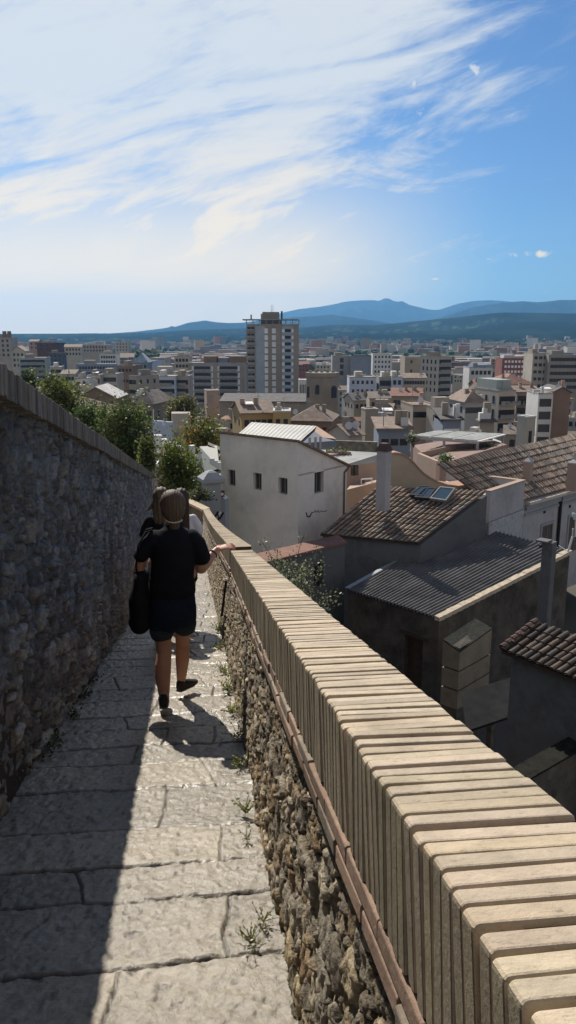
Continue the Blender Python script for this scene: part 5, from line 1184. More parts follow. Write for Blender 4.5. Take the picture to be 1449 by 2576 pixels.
# church with its unfinished tower
ch_ = empty('church', vz(at(700, 1010, 225), -36), 'old stone church with a broad unfinished eight-sided tower to the right of the tower block', 'church', GR)
PLACED.append((at(790, 990, 225)[0], 225, 12, 772, 855, 935, 1028, 225)); PLACED.append((at(680, 1010, 235)[0], 235, 16, 548, 800, 1004, 1030, 235))
c0 = at(812, 938, 222); rad = 40/1961*225*1.02; mb = MB()
oc = lambda r, z: [vz(c0, z)+np.array([r*math.cos(R(22.5+45*k+22)), r*math.sin(R(22.5+45*k+22)), 0])+np.array([0, rad*.7, 0]) for k in range(8)]
zt = c0[2]; mb.prism(oc(rad*.97, zt-1.2), -40); mb.prism(oc(rad*1.05, zt), zt-1.15); mb.prism(oc(rad*1.0, zt-8.0), zt-8.5); mb.build('tower', M['w_stone'], ch_)
mb = MB()
for (x, y0, y1, w) in ((798, 973, 992, .75), (840, 977, 1001, .95), (775, 975, 1000, .4)):
    q = at(x, y1, 218.6 if x < 830 else 219); hgt = (y1-y0)/1961*222; q2 = q-np.array([0, 1.1, 0])*0
    mb.cbox(q, w*1.5, .6, hgt, 0.5 if x > 830 else -.2); mb.tube(vz(q, q[2]+hgt)+np.array([0, .3, 0]), vz(q, q[2]+hgt)-np.array([0, .3, 0]), w*.75, w*.75, 12)
mb.build('belfry_opening', M['win'], ch_)
mb = MB(); q = at(760, 928, 224)
for k in range(5): mb.cbox(vz(c0, zt)+np.array([-3.4+k*1.6, 2.6, 0]), .9, .9, .5+.4*(k % 2))
mb.build('broken_top', M['w_stone'], ch_)
a = at(551, 1010, 240); bq = at(806, 1012, 228); dd_ = np.array([1, 9, 0]); mb = MB(); mb.prism([a, bq, bq+dd_+np.array([0, 0, 1.5]), a+dd_+np.array([0, 0, 1.5])], -40); mb.build('nave', M['w_stone'], ch_)
mb = MB(); u = np.array([0, 0, .3]); mb.slab([a+u-np.array([0, .6, .1]), bq+u-np.array([0, .6, .1]), bq+dd_+u+np.array([0, 0, 1.6]), a+dd_+u+np.array([0, 0, 1.6])], .25); mb.build('nave_roof', M['r_darkroof'], ch_)
b = Bld('church_turret', 'square sandstone turret in front of the long apartment slab', 508, 551, 984, 215, 6, 12, 'pink', GR, 'turret', 1012); b.walls().roof('flat', 'flat', .4); b.strip(.12, .5, 1, 3.2, 'w_tan', 'blind_panel', .06)
b = Bld('colonnade', 'white columned building between the tower block and the church tower', 752, 775, 957, 262, 8, 0, 'white', GR, 'building', 1003); b.walls().roof('flat', 'pale', .4); b.strip(.02, .98, 1.4, 9, 'win', 'recess', .02); 
for u in np.linspace(.05, .9, 6): b.strip(u, u+.07, 1.3, 9, 'w_white', 'column', .5)

CB = [ # name,label,x0,x1,ytop,ybase,Y,depth,yaw,wall,roof kind,roof mat,rise,(cols,rows,w,h,pitch),(balcony cols,rows,w) 
('apartment_block', 'grey-cream apartment block with rows of dark balconies at the left edge, above the trees', 36, 113, 901, 980, 430, 16, 8, 'greenish', 'flat', 'flat', .5, (9, 6, 1.4, 1.6, 2.9), (3, 6, 4.2)),
('house', 'cream gabled house behind the balcony block at the left edge', 14, 60, 884, 930, 455, 18, 10, 'cream', 'gable', 'tile', 3, (3, 3, 1.1, 1.5, 3), None),
('apartment_block', 'cream block with two brick chimneys at the far left edge', -14, 26, 850, 905, 520, 14, 0, 'beige', 'flat', 'flat', .5, (3, 4, 1.3, 1.6, 3), None),
('apartment_block', 'dark red block on the left skyline', 92, 152, 863, 895, 640, 16, -6, 'darkred', 'flat', 'darkroof', .5, (3, 2, 1.2, 1.3, 3.2), None),
('apartment_block', 'dark slate block in front of the dark red block', 115, 157, 889, 918, 560, 14, 6, 'dark', 'flat', 'darkroof', .5, (3, 3, 1.2, 1.3, 3), None),
('house', 'pink-cream narrow house left of the dark red block', 72, 96, 859, 890, 680, 10, 0, 'pink', 'gable', 'tile', 1.6, (2, 2, 1.2, 1.6, 3.2), None),
('house', 'cream house with several gables right of the dark slate block', 156, 204, 873, 895, 600, 12, 8, 'cream', 'gable', 'tile', 2, (5, 2, 1.2, 1.6, 3.2), None),
('apartment_block', 'pale block with a rounded tent roof on the left skyline', 205, 273, 868, 890, 760, 16, 0, 'beige', 'flat', 'pale', .6, (8, 2, 1.4, 1.6, 3.2), None),
('apartment_block', 'pale vertical slab in front of the tree-covered mound', 289, 323, 861, 885, 880, 14, 0, 'cream', 'flat', 'flat', .6, (4, 3, 1.4, 1.6, 3.2), None),
('apartment_block', 'white-banded block in the middle of the left half', 250, 292, 891, 912, 520, 12, 0, 'white', 'flat', 'flat', .6, (6, 2, 1.2, 1.6, 3), None),
('apartment_block', 'long low blue-grey block behind the white awnings', 187, 291, 917, 942, 430, 14, 4, 'bluegrey', 'flat', 'bluesheet', .6, (12, 2, 1.2, 1.4, 3), None),
('apartment_block', 'red-brown brick block with a tall white flue', 294, 342, 921, 984, 335, 14, -5, 'brown', 'flat', 'tile', .5, (4, 3, 1.0, 1.2, 4.5), None),
('house', 'cream town house with a dark blind band below its terrace', 252, 294, 942, 984, 300, 12, 0, 'cream', 'flat', 'flat', .5, (5, 3, 1.1, 1.6, 3.1), None),
('house', 'small white town house with four dark windows in front of the blue-grey block', 187, 222, 953, 985, 275, 10, 0, 'white', 'flat', 'flat', .5, (2, 3, 1.2, 1.6, 3.3), None),
('house', 'ornate beige town house with tall dark windows beside the white four-window house', 221, 252, 945, 985, 295, 10, 0, 'beige', 'flat', 'flat', .5, (4, 3, 1.1, 1.9, 3.4), None),
('house', 'grey house behind the left trees', 152, 188, 941, 985, 320, 12, 0, 'grey', 'gable', 'oldtile', 1.5, (4, 3, 1.1, 1.6, 3.1), None),
('apartment_block', 'pale block half hidden by the treetop at the left', 113, 153, 924, 975, 385, 14, 10, 'cream', 'flat', 'flat', .5, (5, 3, 1.2, 1.6, 3), None),
('apartment_block', 'cream block with small paired windows left of the balconied apartments', 324, 389, 947, 1005, 262, 12, -30, 'beige', 'flat', 'flat', .5, (4, 4, 1.0, 1.4, 3.2), None),
('apartment_block', 'grey apartments with long balconies left of the long slab', 388, 441, 948, 1005, 275, 12, 0, 'bluewhite', 'flat', 'flat', .5, (4, 5, 1.6, 1.6, 3.0), (1, 5, 5)),
('apartment_block', 'beige apartments with a corner of balconies next to the long slab', 440, 474, 948, 1005, 278, 12, 0, 'beige', 'flat', 'flat', .5, (3, 5, 1.6, 1.6, 3.0), (1, 5, 3)),
('apartment_block', 'wide tan block with roof terraces behind the balconied apartments', 375, 475, 937, 950, 300, 12, 0, 'tan', 'flat', 'flat', .6, (9, 1, 1.2, 1.4, 3), None),
('house', 'cream house with a turret roof behind the red-brown brick block', 336, 372, 912, 938, 395, 12, 0, 'bluegrey', 'hip', 'bluesheet', 4.5, (3, 2, 1.2, 1.6, 3), None),
('apartment_block', 'pale stepped block left of the slab roof houses', 438, 476, 897, 925, 420, 12, 0, 'cream', 'flat', 'flat', .6, (4, 3, 1.3, 1.6, 3), None),
('apartment_block', 'blue-white block with a scatter of small windows right of the church tower', 879, 946, 950, 1002, 300, 12, 0, 'bluewhite', 'flat', 'flat', .6, (5, 4, .9, 1.3, 3.3), None),
('house', 'striped narrow house next to the blue-white block', 954, 985, 950, 992, 300, 10, 0, 'grey', 'flat', 'flat', .5, (4, 3, 1.0, 2.0, 3.2), None),
('house', 'small bluish-white house with four windows left of the long cream row', 986, 1013, 949, 990, 298, 10, 0, 'bluewhite', 'flat', 'flat', .5, (2, 3, 1.2, 1.7, 3.2), None),
('apartment_block', 'long cream row with a tiled roof below the tan block', 1013, 1073, 951, 993, 305, 12, 0, 'cream', 'gable', 'tile', 1.6, (8, 4, .9, 1.3, 3.0), None),
('apartment_block', 'grey windowless block with a white left edge behind the church tower', 836, 884, 896, 940, 480, 14, 0, 'grey', 'flat', 'flat', .6, (1, 3, 2.2, 2.6, 3.8), None),
('apartment_block', 'dark blue-grey blank box of a building right of the white-edged block', 883, 938, 896, 940, 470, 14, -4, 'bluegrey', 'flat', 'darkroof', .6, None, None),
('apartment_block', 'white block with small windows right of the dark blank box', 938, 987, 891, 925, 560, 14, 0, 'white', 'flat', 'pale', .6, (5, 4, 1.2, 1.6, 3.4), None),
('apartment_block', 'blank tan block joined to the big balconied cream block', 1019, 1078, 900, 945, 345, 14, 0, 'tan', 'flat', 'flat', .6, (2, 2, .8, 1.2, 4), None),
('apartment_block', 'big cream block with seven floors of balconies right of centre', 1072, 1140, 899, 990, 325, 14, 22, 'cream', 'flat', 'flat', .6, (6, 7, 1.1, 1.6, 2.9), (2, 7, 2.6)),
('building', 'low white building with a blue glass top storey right of the big cream block', 1181, 1240, 926, 948, 345, 12, 0, 'white', 'flat', 'bluesheet', .8, (5, 1, 1.3, 1.7, 3), None),
('apartment_block', 'red brick block with white windows on the right', 1264, 1342, 902, 940, 480, 16, 0, 'red', 'flat', 'redtile', .6, (8, 4, 1.3, 1.4, 3.0), None),
('apartment_block', 'cream block with small dark windows left part of the pair at the right edge', 1341, 1381, 890, 946, 365, 14, 0, 'cream', 'flat', 'flat', .6, (3, 5, 1.5, 1.4, 3.2), None),
('apartment_block', 'wide tan block with dark balconies at the right edge', 1381, 1470, 894, 948, 360, 14, 0, 'tan', 'flat', 'bluesheet', .7, (8, 5, 1.7, 1.5, 3.1), None),
('hotel', 'cream corner building with a glazed greenish attic and dark balconies, right of centre', 1222, 1302, 985, 1050, 175, 11, 16, 'cream', 'flat', 'flat', .5, (6, 3, .9, 1.7, 3.0), (3, 3, 1.6)),
('house', 'cream row with small balconies right of the glazed-attic building', 1300, 1357, 986, 1022, 190, 9, 0, 'tan', 'gable', 'tile', 1.2, (6, 3, .8, 1.5, 2.9), (6, 2, 1.2)),
('building', 'white building with three dark glazed storeys near the right edge', 1355, 1392, 992, 1055, 160, 8, 0, 'white', 'flat', 'flat', .5, (1, 4, 2.4, 1.6, 2.6), None),
('building', 'dark brown gabled side of a building beside the white glazed one', 1390, 1436, 988, 1045, 162, 9, 0, 'brown', 'gable', 'darkroof', 1.2, None, None),
('house', 'tan house with three tall dark windows below a red roof', 1199, 1229, 972, 1002, 215, 9, 0, 'tan', 'gable', 'redtile', 1.6, (3, 1, .8, 2.6, 3), None),
('house', 'broad tiled house in front of the tan three-window house', 1150, 1224, 1012, 1035, 165, 10, 10, 'grey', 'hip', 'tile', 2.2, (6, 1, 1, 1.2, 3), None),
('house', 'narrow cream stair tower with flat roofs right of the terraces', 1090, 1130, 1030, 1062, 118, 6, 14, 'cream', 'flat', 'flat', .4, (2, 1, .6, .9, 3), None),
('house', 'tan terraced house with a dark arcade right of the stone tower', 1026, 1100, 1022, 1052, 125, 8, 6, 'tan', 'flat', 'tile', .4, (7, 1, .8, .9, 2.6), None),
('house', 'low house with a white-striped wall in front of the stair tower', 1115, 1160, 1056, 1076, 95, 6, 0, 'bluegrey', 'shed', 'darkroof', .8, (8, 1, .22, 1.0, 3), None),
('house', 'long ochre house with a pale tiled roof behind the white house', 575, 690, 1040, 1085, 130, 9, 14, 'ochre', 'gable', 'tile', 1.7, (5, 1, .8, 1.1, 3), None),
('house', 'small bright yellow house at the end of the long ochre house', 687, 731, 1037, 1070, 126, 5, 0, 'ochre', 'flat', 'pale', .4, (2, 1, .7, .9, 3), None),
('house', 'house with a wide pale hipped tile roof below the church', 728, 858, 1058, 1080, 140, 11, -10, 'brown', 'hip', 'tile', 2.3, (5, 1, .8, 1.1, 3), None),
('house', 'little cream gabled cottage with a solar panel, behind the rubble garden wall', 832, 913, 1096, 1128, 92, 5, 26, 'cream', 'gable', 'tile', 1.1, None, None),
('tower', 'rough square brown stone tower left of the terraces', 913, 953, 1032, 1115, 100, 2.4, 8, 'stone', 'flat', 'flat', .3, None, None),
('house', 'dark brown house with a pale window behind the rough stone tower', 952, 981, 1053, 1085, 104, 4, 0, 'brown', 'flat', 'darkroof', .3, (1, 1, .9, 1, 3), None),
('house', 'grey-blue house with light windows right of the rough stone tower', 953, 1033, 1079, 1115, 85, 5, 0, 'bluegrey', 'shed', 'tile', .7, (3, 1, .8, .7, 3), None),
('tower', 'cream roof tower with one arched opening at the right, behind the big tiled roof', 1312, 1338, 1052, 1105, 66, 1.3, 20, 'cream', 'flat', 'pale', .25, (1, 1, .28, 1.0, 3), None),
('house', 'tawny hipped house with two shuttered windows below the left trees', 330, 415, 1016, 1062, 128, 9, -12, 'stone', 'hip', 'oldtile', 2.0, (4, 1, .7, 1.5, 3), None),
('house', 'dark-gabled house with a bright sheet roof edge at the left', 192, 292, 1002, 1040, 150, 10, 0, 'brown', 'gable', 'pale', 2.2, None, None),
('house', 'pink house with a shed roof beside the crenellated white wall', 428, 470, 1095, 1120, 72, 4, 10, 'pink', 'shed', 'oldtile', .5, None, None),
('house', 'pale domed kiosk roof right of the reed pergola', 1213, 1243, 1060, 1090, 80, 1.2, 0, 'tan', 'hip', 'darkroof', .8, (1, 1, .4, .6, 3), None),
('house', 'long grey row with a brown tile roof between the church and the terraces', 985, 1075, 996, 1020, 210, 11, -8, 'stone', 'gable', 'redtile', 1.8, (7, 1, .9, 1.2, 3), None),
('house', 'low cream house with a dark roof at the foot of the blue-white block', 870, 930, 1008, 1030, 235, 10, 14, 'cream', 'gable', 'darkroof', 2.0, (3, 1, .9, 1.2, 3), None),
('house', 'beige house with a tall chimney between the blue-white block and the long grey row', 930, 985, 1002, 1025, 225, 10, 0, 'beige', 'gable', 'oldtile', 1.6, (4, 1, .9, 1.3, 3), None),
('house', 'pale house with a bright tile slope right behind the rough stone tower', 950, 1010, 1040, 1060, 145, 9, -14, 'stone', 'gable', 'tile', 1.5, (3, 1, .8, 1.0, 3), None),
('house', 'broad brown-roofed house above the glazed-attic building', 1240, 1350, 968, 988, 240, 14, 10, 'tan', 'hip', 'redtile', 3.0, (8, 1, 1, 1.4, 3), None),
]
HAND = []
for (nm, lab, x0, x1, yt, yb, Y, dp, yaw, wl, rk, rm, rise, win, bal) in CB:
    cat = {'apartment_block': 'apartments', 'house': 'house', 'tower': 'tower', 'hotel': 'hotel'}.get(nm, 'building')
    b = Bld(nm, lab, x0, x1, yt, Y, dp, yaw, wl, GR, cat, yb); ax = 'x'
    if 'gabled' in lab or 'dark-gabled' in lab: ax = 'y' if 'cottage' not in lab else 'x'
    b.walls().roof(rk, rm, rise, .35, ax)
    if win:
        b.windows(*win[:4], top=(.9 if win[4] < 3 else 1.1), pitch=win[4], m='winlight' if 'red brick' in lab or 'striped wall' in lab else 'win')
        if yaw > 5 and b.depth > 4: b.windows(max(1, int(b.depth/3.2)), min(win[1], 5), *win[2:4], top=1.1, pitch=win[4], face='left', limit=20)
        if yaw < -5: b.windows(max(1, int(b.depth/3.2)), min(win[1], 5), *win[2:4], top=1.1, pitch=win[4], face='right', limit=20)
    if bal: b.balconies(bal[0], bal[1], bal[2], 2.2, win[4], .08, .92, .9)
    if 'flue' in lab: mb = MB(); mb.cbox(b.fl+np.array([.6, 1, 0]), 1.0, 1.0, 4.5); mb.build('flue', M['w_white'], b.o)
    if 'two brick chimneys' in lab:
        for u in (.55, .85): mb = MB(); mb.cbox(b.fl+b.ex*b.w*u+b.ey*3, 2, 2, 4.3); mb.build('chimney', M['w_brown'], b.o)
    if 'glazed greenish attic' in lab: b.top_box(.04, .92, .15, .95, 2.4, 'w_greenish', 'attic'); 
    if 'blue glass' in lab: b.top_box(.2, .98, .2, .95, 1.2, 'w_bluegrey', 'top_storey')
    if 'solar panel' in lab:
        f = b.fl; p = lambda u, v: f+b.ex*b.w*u+b.ey*b.depth*v/2+np.array([0, 0, b.rise*v+.16]); mb = MB(); mb.slab([p(.45, .12), p(.85, .12), p(.85, .8), p(.45, .8)], .06); mb.build('solar_panel', M['glass'], b.o)
        mb = MB(); mb.tube(p(.5, .95)+np.array([0, 0, .15]), p(.9, .95)+np.array([0, 0, .15]), .22); mb.build('water_tank', M['w_dark'], b.o)
    if rk != 'flat' and Y < 260:
        for k in range(random.randint(1, 2)):
            u = random.uniform(.15, .85); q = b.fl+b.ex*b.w*u+b.ey*b.depth*.35+np.array([0, 0, b.rise*.5]); mb = MB(); mb.cbox(q, .7, .6, 1.5, b.yaw); mb.build('chimney', M['w_stone'], b.o)
    if Y < 330 and 'blank' not in lab and nm != 'tower': clutter(b, 3 if Y < 200 else 2)
    if rk == 'flat' and Y > 200 and 'blank' not in lab:
        b.top_box(random.uniform(.1, .3), random.uniform(.4, .6), .3, .8, 2.0, random.choice(['w_cream', 'w_stone', 'w_white']))
# ---- rooftop odds and ends seen from the walk
pl = empty('garden_wall', at(888, 1138, 70), 'long rubble garden wall in front of the little cottage with the solar panel', 'wall')
a = at(826, 1108, 70); b_ = at(950, 1112, 66); mb = MB(); mb.prism([a, b_, b_+np.array([0, .4, 0]), a+np.array([0, .4, 0])], -22); mb.build('wall_body', mat('rubble_far', (.26, .23, .18), .95, .6, 2.2, .05, 5), pl)
cr = empty('parapet_gable', at(408, 1112, 70), 'white rendered gable wall with a crenellated top beyond the left trees', 'wall')
a = at(383, 1058, 70); b_ = at(431, 1062, 69); w = np.linalg.norm(b_-a); e = unit(vz(b_, 0)-vz(a, 0)); n_ = np.array([-e[1], e[0], 0]); mb = MB()
for u0, u1, dz in ((0, .52, 0), (.523, .64, -.42), (.643, 1, -.03)): q = vz(a, a[2]+dz); mb.prism([q+e*w*u0, q+e*w*u1, q+e*w*u1+n_*.35, q+e*w*u0+n_*.35], -24)
mb.build('wall_body', M['w_bluewhite'], cr); mb = MB(); mb.tube(at(386, 1058, 70), at(386, 1030, 70), .04); mb.build('pole', M['white_paint'], cr)
hl_ = empty('house', at(405, 1180, 52), 'low house with a brown tiled roof edged in white, below the left trees', 'house')
e0 = at(366, 1166, 47); e1 = at_z(388, 1174, e0[2]); rr1 = at_z(458, 1133, e0[2]+.25); rr2 = at_z(440, 1118, e0[2]+.9); rr3 = at_z(365, 1118, e0[2]+.9)
mb = MB(); tile_patch(mb, at_z(352, 1160, e0[2]), e1, rr1, rr3, .26, .45, .95, 77); mb.build('roof', M['tile'], hl_)
mb = MB(); pts = [e1, lerp(e1, rr1, .33), lerp(e1, rr1, .66), rr1, rr2, rr3]
for p, q in zip(pts[:-1], pts[1:]):
    for k in range(5): c = lerp(p, q, (k+.5)/5); mb.cbox(c, .22+.1*random.random(), .34, .10+.08*random.random(), random.random())
mb.build('white_edging', M['white_paint'], hl_)
mb = MB(); dn = np.array([0, 0, -.08]); mb.prism([at_z(354, 1159, e0[2])+dn, e1+dn, rr1+dn, rr3+dn], -20); mb.build('wall', M['w_beige'], hl_)
for x, y, h in ((398, 1128, .75), (412, 1134, .65)):
    mb = MB(); mb.cbox(at(x, y, 48.5)-np.array([0, 0, .3]), .34, .34, h+.3, .5); mb.cbox(at(x, y, 48.5)+np.array([0, 0, h+.002]), .46, .46, .09, .5); mb.build('chimney', M['white_paint'], hl_)
ht = empty('house', at(250, 1040, 88), 'long ridged barrel-tiled roof showing above the left trees', 'house')
e0 = at(196, 1028, 86); mb = MB(); r0_ = at(198, 1000, 92); r1_ = at(312, 1032, 82); c1_ = at(300, 1062, 78)
tile_patch(mb, e0, c1_, r1_, r0_, .45, .8, 1.1, 91); mb.build('roof', M['tile'], ht)
mb = MB(); dn = np.array([0, 0, -.15]); mb.prism([e0+dn, c1_+dn, r1_+dn, r0_+dn], -24); mb.build('wall', M['w_stone'], ht)
mb = MB()
for k in range(24): p = lerp(r0_, r1_, k/24); q = lerp(r0_, r1_, (k+1.1)/24); mb.tube(p+np.array([0, 0, .1]), q+np.array([0, 0, .08]), .16, .13, 7)
mb.build('ridge_tiles', M['r_tile'], ht)

# ---- trees
def tree(name, loc, h, r, n, col, label, group=None, leaf=.16, low=.25, autumn=0.0, clumps=None, cat='tree'):
    """tapered trunk and limbs, crown of leaf-sized faces in uneven clumps with gaps"""
    loc = np.asarray(loc, float); o = empty(name, loc, label, cat, group); r = np.asarray(r, float)*np.ones(3); mt = MB(); mb = MB()
    top = loc+np.array([0, 0, h*.55]); mt.tube(loc-np.array([0, 0, .3]), top, .06*r[0]+.05, .04*r[0]+.02, 8)
    nc = clumps or max(14, n//70); cc = loc+np.array([0, 0, h-r[2]])
    for k in range(nc):
        d = rng.normal(size=3); d /= np.linalg.norm(d); d *= (.35+.65*rng.random()**.5); d = d*(1+.22*math.sin(3*math.atan2(d[1], d[0])+loc[0])); c = cc+d*r
        if c[2] < loc[2]+h*low: c[2] = loc[2]+h*low+rng.random()*r[2]*.3
        if k % 3 == 0: mt.tube(lerp(loc+np.array([0, 0, h*.3]), top, rng.random()), c, .03*r[0], .008, 5)
        sh = .45+1.0*rng.random(); cl = np.array(col)*sh
        if rng.random() < autumn: cl = np.array([.30, .15, .05])*(.5+.7*rng.random())
        s_ = r*(.16+.16*rng.random()); v, f, cs = leaf_quads(c, n//nc, leaf, s_, tuple(cl), .8); add_leaves(mb, v, f, cs)
    mt.build('trunk', M['bark'], o); mb.build('crown', M['leaf'], o); return o
def tree_px(x, ytop, ybot, Y, wpx, *a, **k):
    t = at(x, ytop, Y); z0 = at(x, ybot, Y)[2]; zg = min(z0-1.5, float(zground(t[0], Y))) ; sc_ = Y/1961*1.03; rx = wpx/2*sc_; rz_ = (t[2]-z0)/2*1.02
    return tree(a[0], vz(t, zg), t[2]-zg, (rx, rx*.8, rz_), *a[1:], low=0.0, **k)
TG = 'trees below the left wall'
tree_px(142, 955, 1075, 46, 104, 'broadleaf_tree', 8000, (.10, .12, .03), 'broad bright-topped green tree rising above the left wall coping, leftmost of the trees', TG, leaf=.13)
tree_px(232, 1028, 1130, 43, 110, 'broadleaf_tree', 6500, (.05, .075, .022), 'dark green tree between the bright leftmost tree and the tall tree beside the walkway', TG, leaf=.13)
tree_px(318, 1016, 1190, 38, 118, 'broadleaf_tree', 9000, (.075, .10, .03), 'tall dark green tree with loose shoots just over the end of the left wall', TG, leaf=.12, autumn=.04)
tree_px(368, 1108, 1205, 34, 40, 'broadleaf_tree', 2400, (.11, .13, .04), 'small leafy tree in front of the white-edged tile roof', TG, leaf=.11)
tree_px(448, 1120, 1275, 36, 88, 'broadleaf_tree', 8000, (.12, .15, .032), 'sunlit yellow-green tree at the far end of the walkway', TG, leaf=.12, autumn=.03)
tree_px(508, 1058, 1185, 55, 92, 'broadleaf_tree', 7000, (.13, .15, .035), 'green tree turning orange on its left side, behind the pale green house', TG, leaf=.15, autumn=.17)
tree_px(458, 1010, 1075, 125, 72, 'broadleaf_tree', 4500, (.10, .10, .04), 'rounded olive-green tree in front of the church turret', 'trees among the city roofs', leaf=.32)
tree_px(72, 940, 990, 120, 40, 'broadleaf_tree', 2200, (.06, .075, .03), 'small dark tree in front of the balcony block at the left edge', 'trees among the city roofs', leaf=.3)
bush('shrub', at(497, 1262, 29.8), (.55, .4, .5), 420, .11, (.07, .08, .04), 'dark potted shrub beside the gate pillar behind the end wall', 'shrub')
bush('shrub', at(478, 1262, 31), (.7, .4, .35), 300, .11, (.06, .07, .03), 'low dark shrub behind the brown end wall', 'shrub')

# ---- the rest of the old town: small houses filling the gaps
def px_of(p):
    d = p@FW; return 724.5+FP*(p@XR)/d, 1288-FP*(p@UP)/d
LM = [(682, 900, 'the tower block'), (812, 970, 'the church tower'), (545, 960, 'the long apartment slab'), (1106, 940, 'the big cream balcony block'), (1262, 1010, 'the glazed-attic building'), (932, 1070, 'the rough stone tower'), (1372, 1020, 'the white glazed building'), (910, 915, 'the dark blank box'), (912, 975, 'the blue-white block'),
      (1140, 1100, 'the pergola'), (870, 1105, 'the solar-panel cottage'), (630, 1050, 'the long ochre house'), (1303, 920, 'the red brick block'), (318, 950, 'the red-brown brick block'), (122, 875, 'the dark red block'), (75, 940, 'the left balcony block'), (305, 872, 'the tree-covered mound'), (1420, 920, 'the tan right-edge block'), (1210, 935, 'the blue-topped white building'), (370, 1040, 'the tawny hipped house'), (1325, 1075, 'the cream roof tower'), (790, 1060, 'the wide hipped tile roof'), (240, 930, 'the long blue-grey block')]
used = set(o['label'] for o in C.objects if 'label' in o)
COLW = {'cream': 'cream', 'white': 'white', 'bluewhite': 'bluish-white', 'tan': 'tan', 'grey': 'grey', 'brown': 'brown', 'beige': 'beige', 'stone': 'stone-grey', 'pink': 'pinkish', 'red': 'brick-red', 'ochre': 'ochre', 'bluegrey': 'blue-grey'}
RW = {'tile': 'brown tile', 'oldtile': 'weathered tile', 'redtile': 'reddish tile', 'flat': 'flat', 'pale': 'pale flat', 'darkroof': 'dark', 'bluesheet': 'blue-grey sheet'}
def auto_label(x, y, wl, rk, rm, fl, extra, kind):
    L = sorted(LM, key=lambda q: (q[0]-x)**2+(2.2*(q[1]-y))**2)
    for ex_ in ['', extra]:
        for lm in L[:5]:
            dx = x-lm[0]; dy = y-lm[1]
            if abs(dx) > abs(dy)*1.2: rel = ('right of' if dx > 0 else 'left of') if abs(dx) > 60 else ('just right of' if dx > 0 else 'just left of')
            else: rel = 'below' if dy > 0 else 'beyond'
            s_ = f"{fl} {COLW[wl]} {kind} with {'a' if 1 else ''} {RW[rm]} {'gable ' if rk == 'gable' else 'hipped ' if rk == 'hip' else 'lean-to ' if rk == 'shed' else ''}roof{ex_} {rel} {lm[2]}"
            s_ = ' '.join(s_.split())
            if s_ not in used and len(s_.split()) <= 16: used.add(s_); return s_
    return None
EXTRA = [' and chimney', ' and aerial', ' and rooftop box', ' and awning']
def filler(Y, X, w, d, h, wl, rk, rm, yaw, win):
    zg = float(zground(X, Y)); p = np.array([X, Y, zg+h]); x, y = px_of(p); sc_ = Y/1961*1.02; hw = w/2/sc_
    yb = px_of(np.array([X, Y, zg+h*.25]))[1]
    if x < -30 or x > 1480: return False
    rr = max(w, d)*.6
    for (cx, cy, cr_, a0, a1, t0, b0, YY_) in PLACED:
        if (cx-X)**2+(cy-Y)**2 < (cr_+rr)**2*.62: return False
        if YY_ > Y and a0 < x+hw and a1 > x-hw and y-6 < b0 and yb > t0 and Y > 0 and y-4 < b0-6: return False
    ex_ = random.choice(EXTRA); lab = auto_label(x, y, wl, rk, rm, 'tall' if h > 16 else 'low' if h < 8 else 'small' if w < 9 else 'broad', ex_, 'block' if rk == 'flat' and h > 13 else 'house')
    if lab is None: return False
    b = Bld('house' if h < 14 else 'apartment_block', lab, x-hw, x+hw, y, Y, d, yaw, wl, GR, 'house' if h < 14 else 'apartments', yb)
    b.walls().roof(rk, rm, None if rk != 'flat' else .5, .3)
    if Y < 260: clutter(b, 2)
    if win: b.windows(max(2, int(w/2.6)), max(1, min(4, int(h/3)-1)), 1.0, 1.4, 1.0, 2.9, limit=14, skip=.1)
    if 'chimney' in ex_: mb = MB(); mb.cbox(b.fl+b.ex*b.w*.3+b.ey*d*.4, .8, .7, b.rise*.5+2.0, yaw); mb.build('chimney', M['w_stone'], b.o)
    elif 'aerial' in ex_: mb = MB(); q = b.fl+b.ex*b.w*.6+b.ey*d*.4; mb.tube(q, q+np.array([0, 0, b.rise+2.6]), .06, .05, 5); mb.build('aerial', M['w_grey'], b.o)
    elif 'rooftop box' in ex_: mb = MB(); mb.cbox(b.fl+b.ex*b.w*.5+b.ey*d*.5, w*.2, d*.25, b.rise*.7+1.2, yaw); mb.build('roof_house', M['w_'+random.choice(['cream', 'stone', 'white'])], b.o)
    else: mb = MB(); q = b.fl+b.ex*b.w*.2-b.ey*1.0+np.array([0, 0, -.3]); mb.slab([q, q+b.ex*b.w*.5, q+b.ex*b.w*.5+b.ey*1.0+np.array([0, 0, .25]), q+b.ey*1.0+np.array([0, 0, .25])], .06); mb.build('awning', M['w_white'], b.o)
    return True
cnt = 0
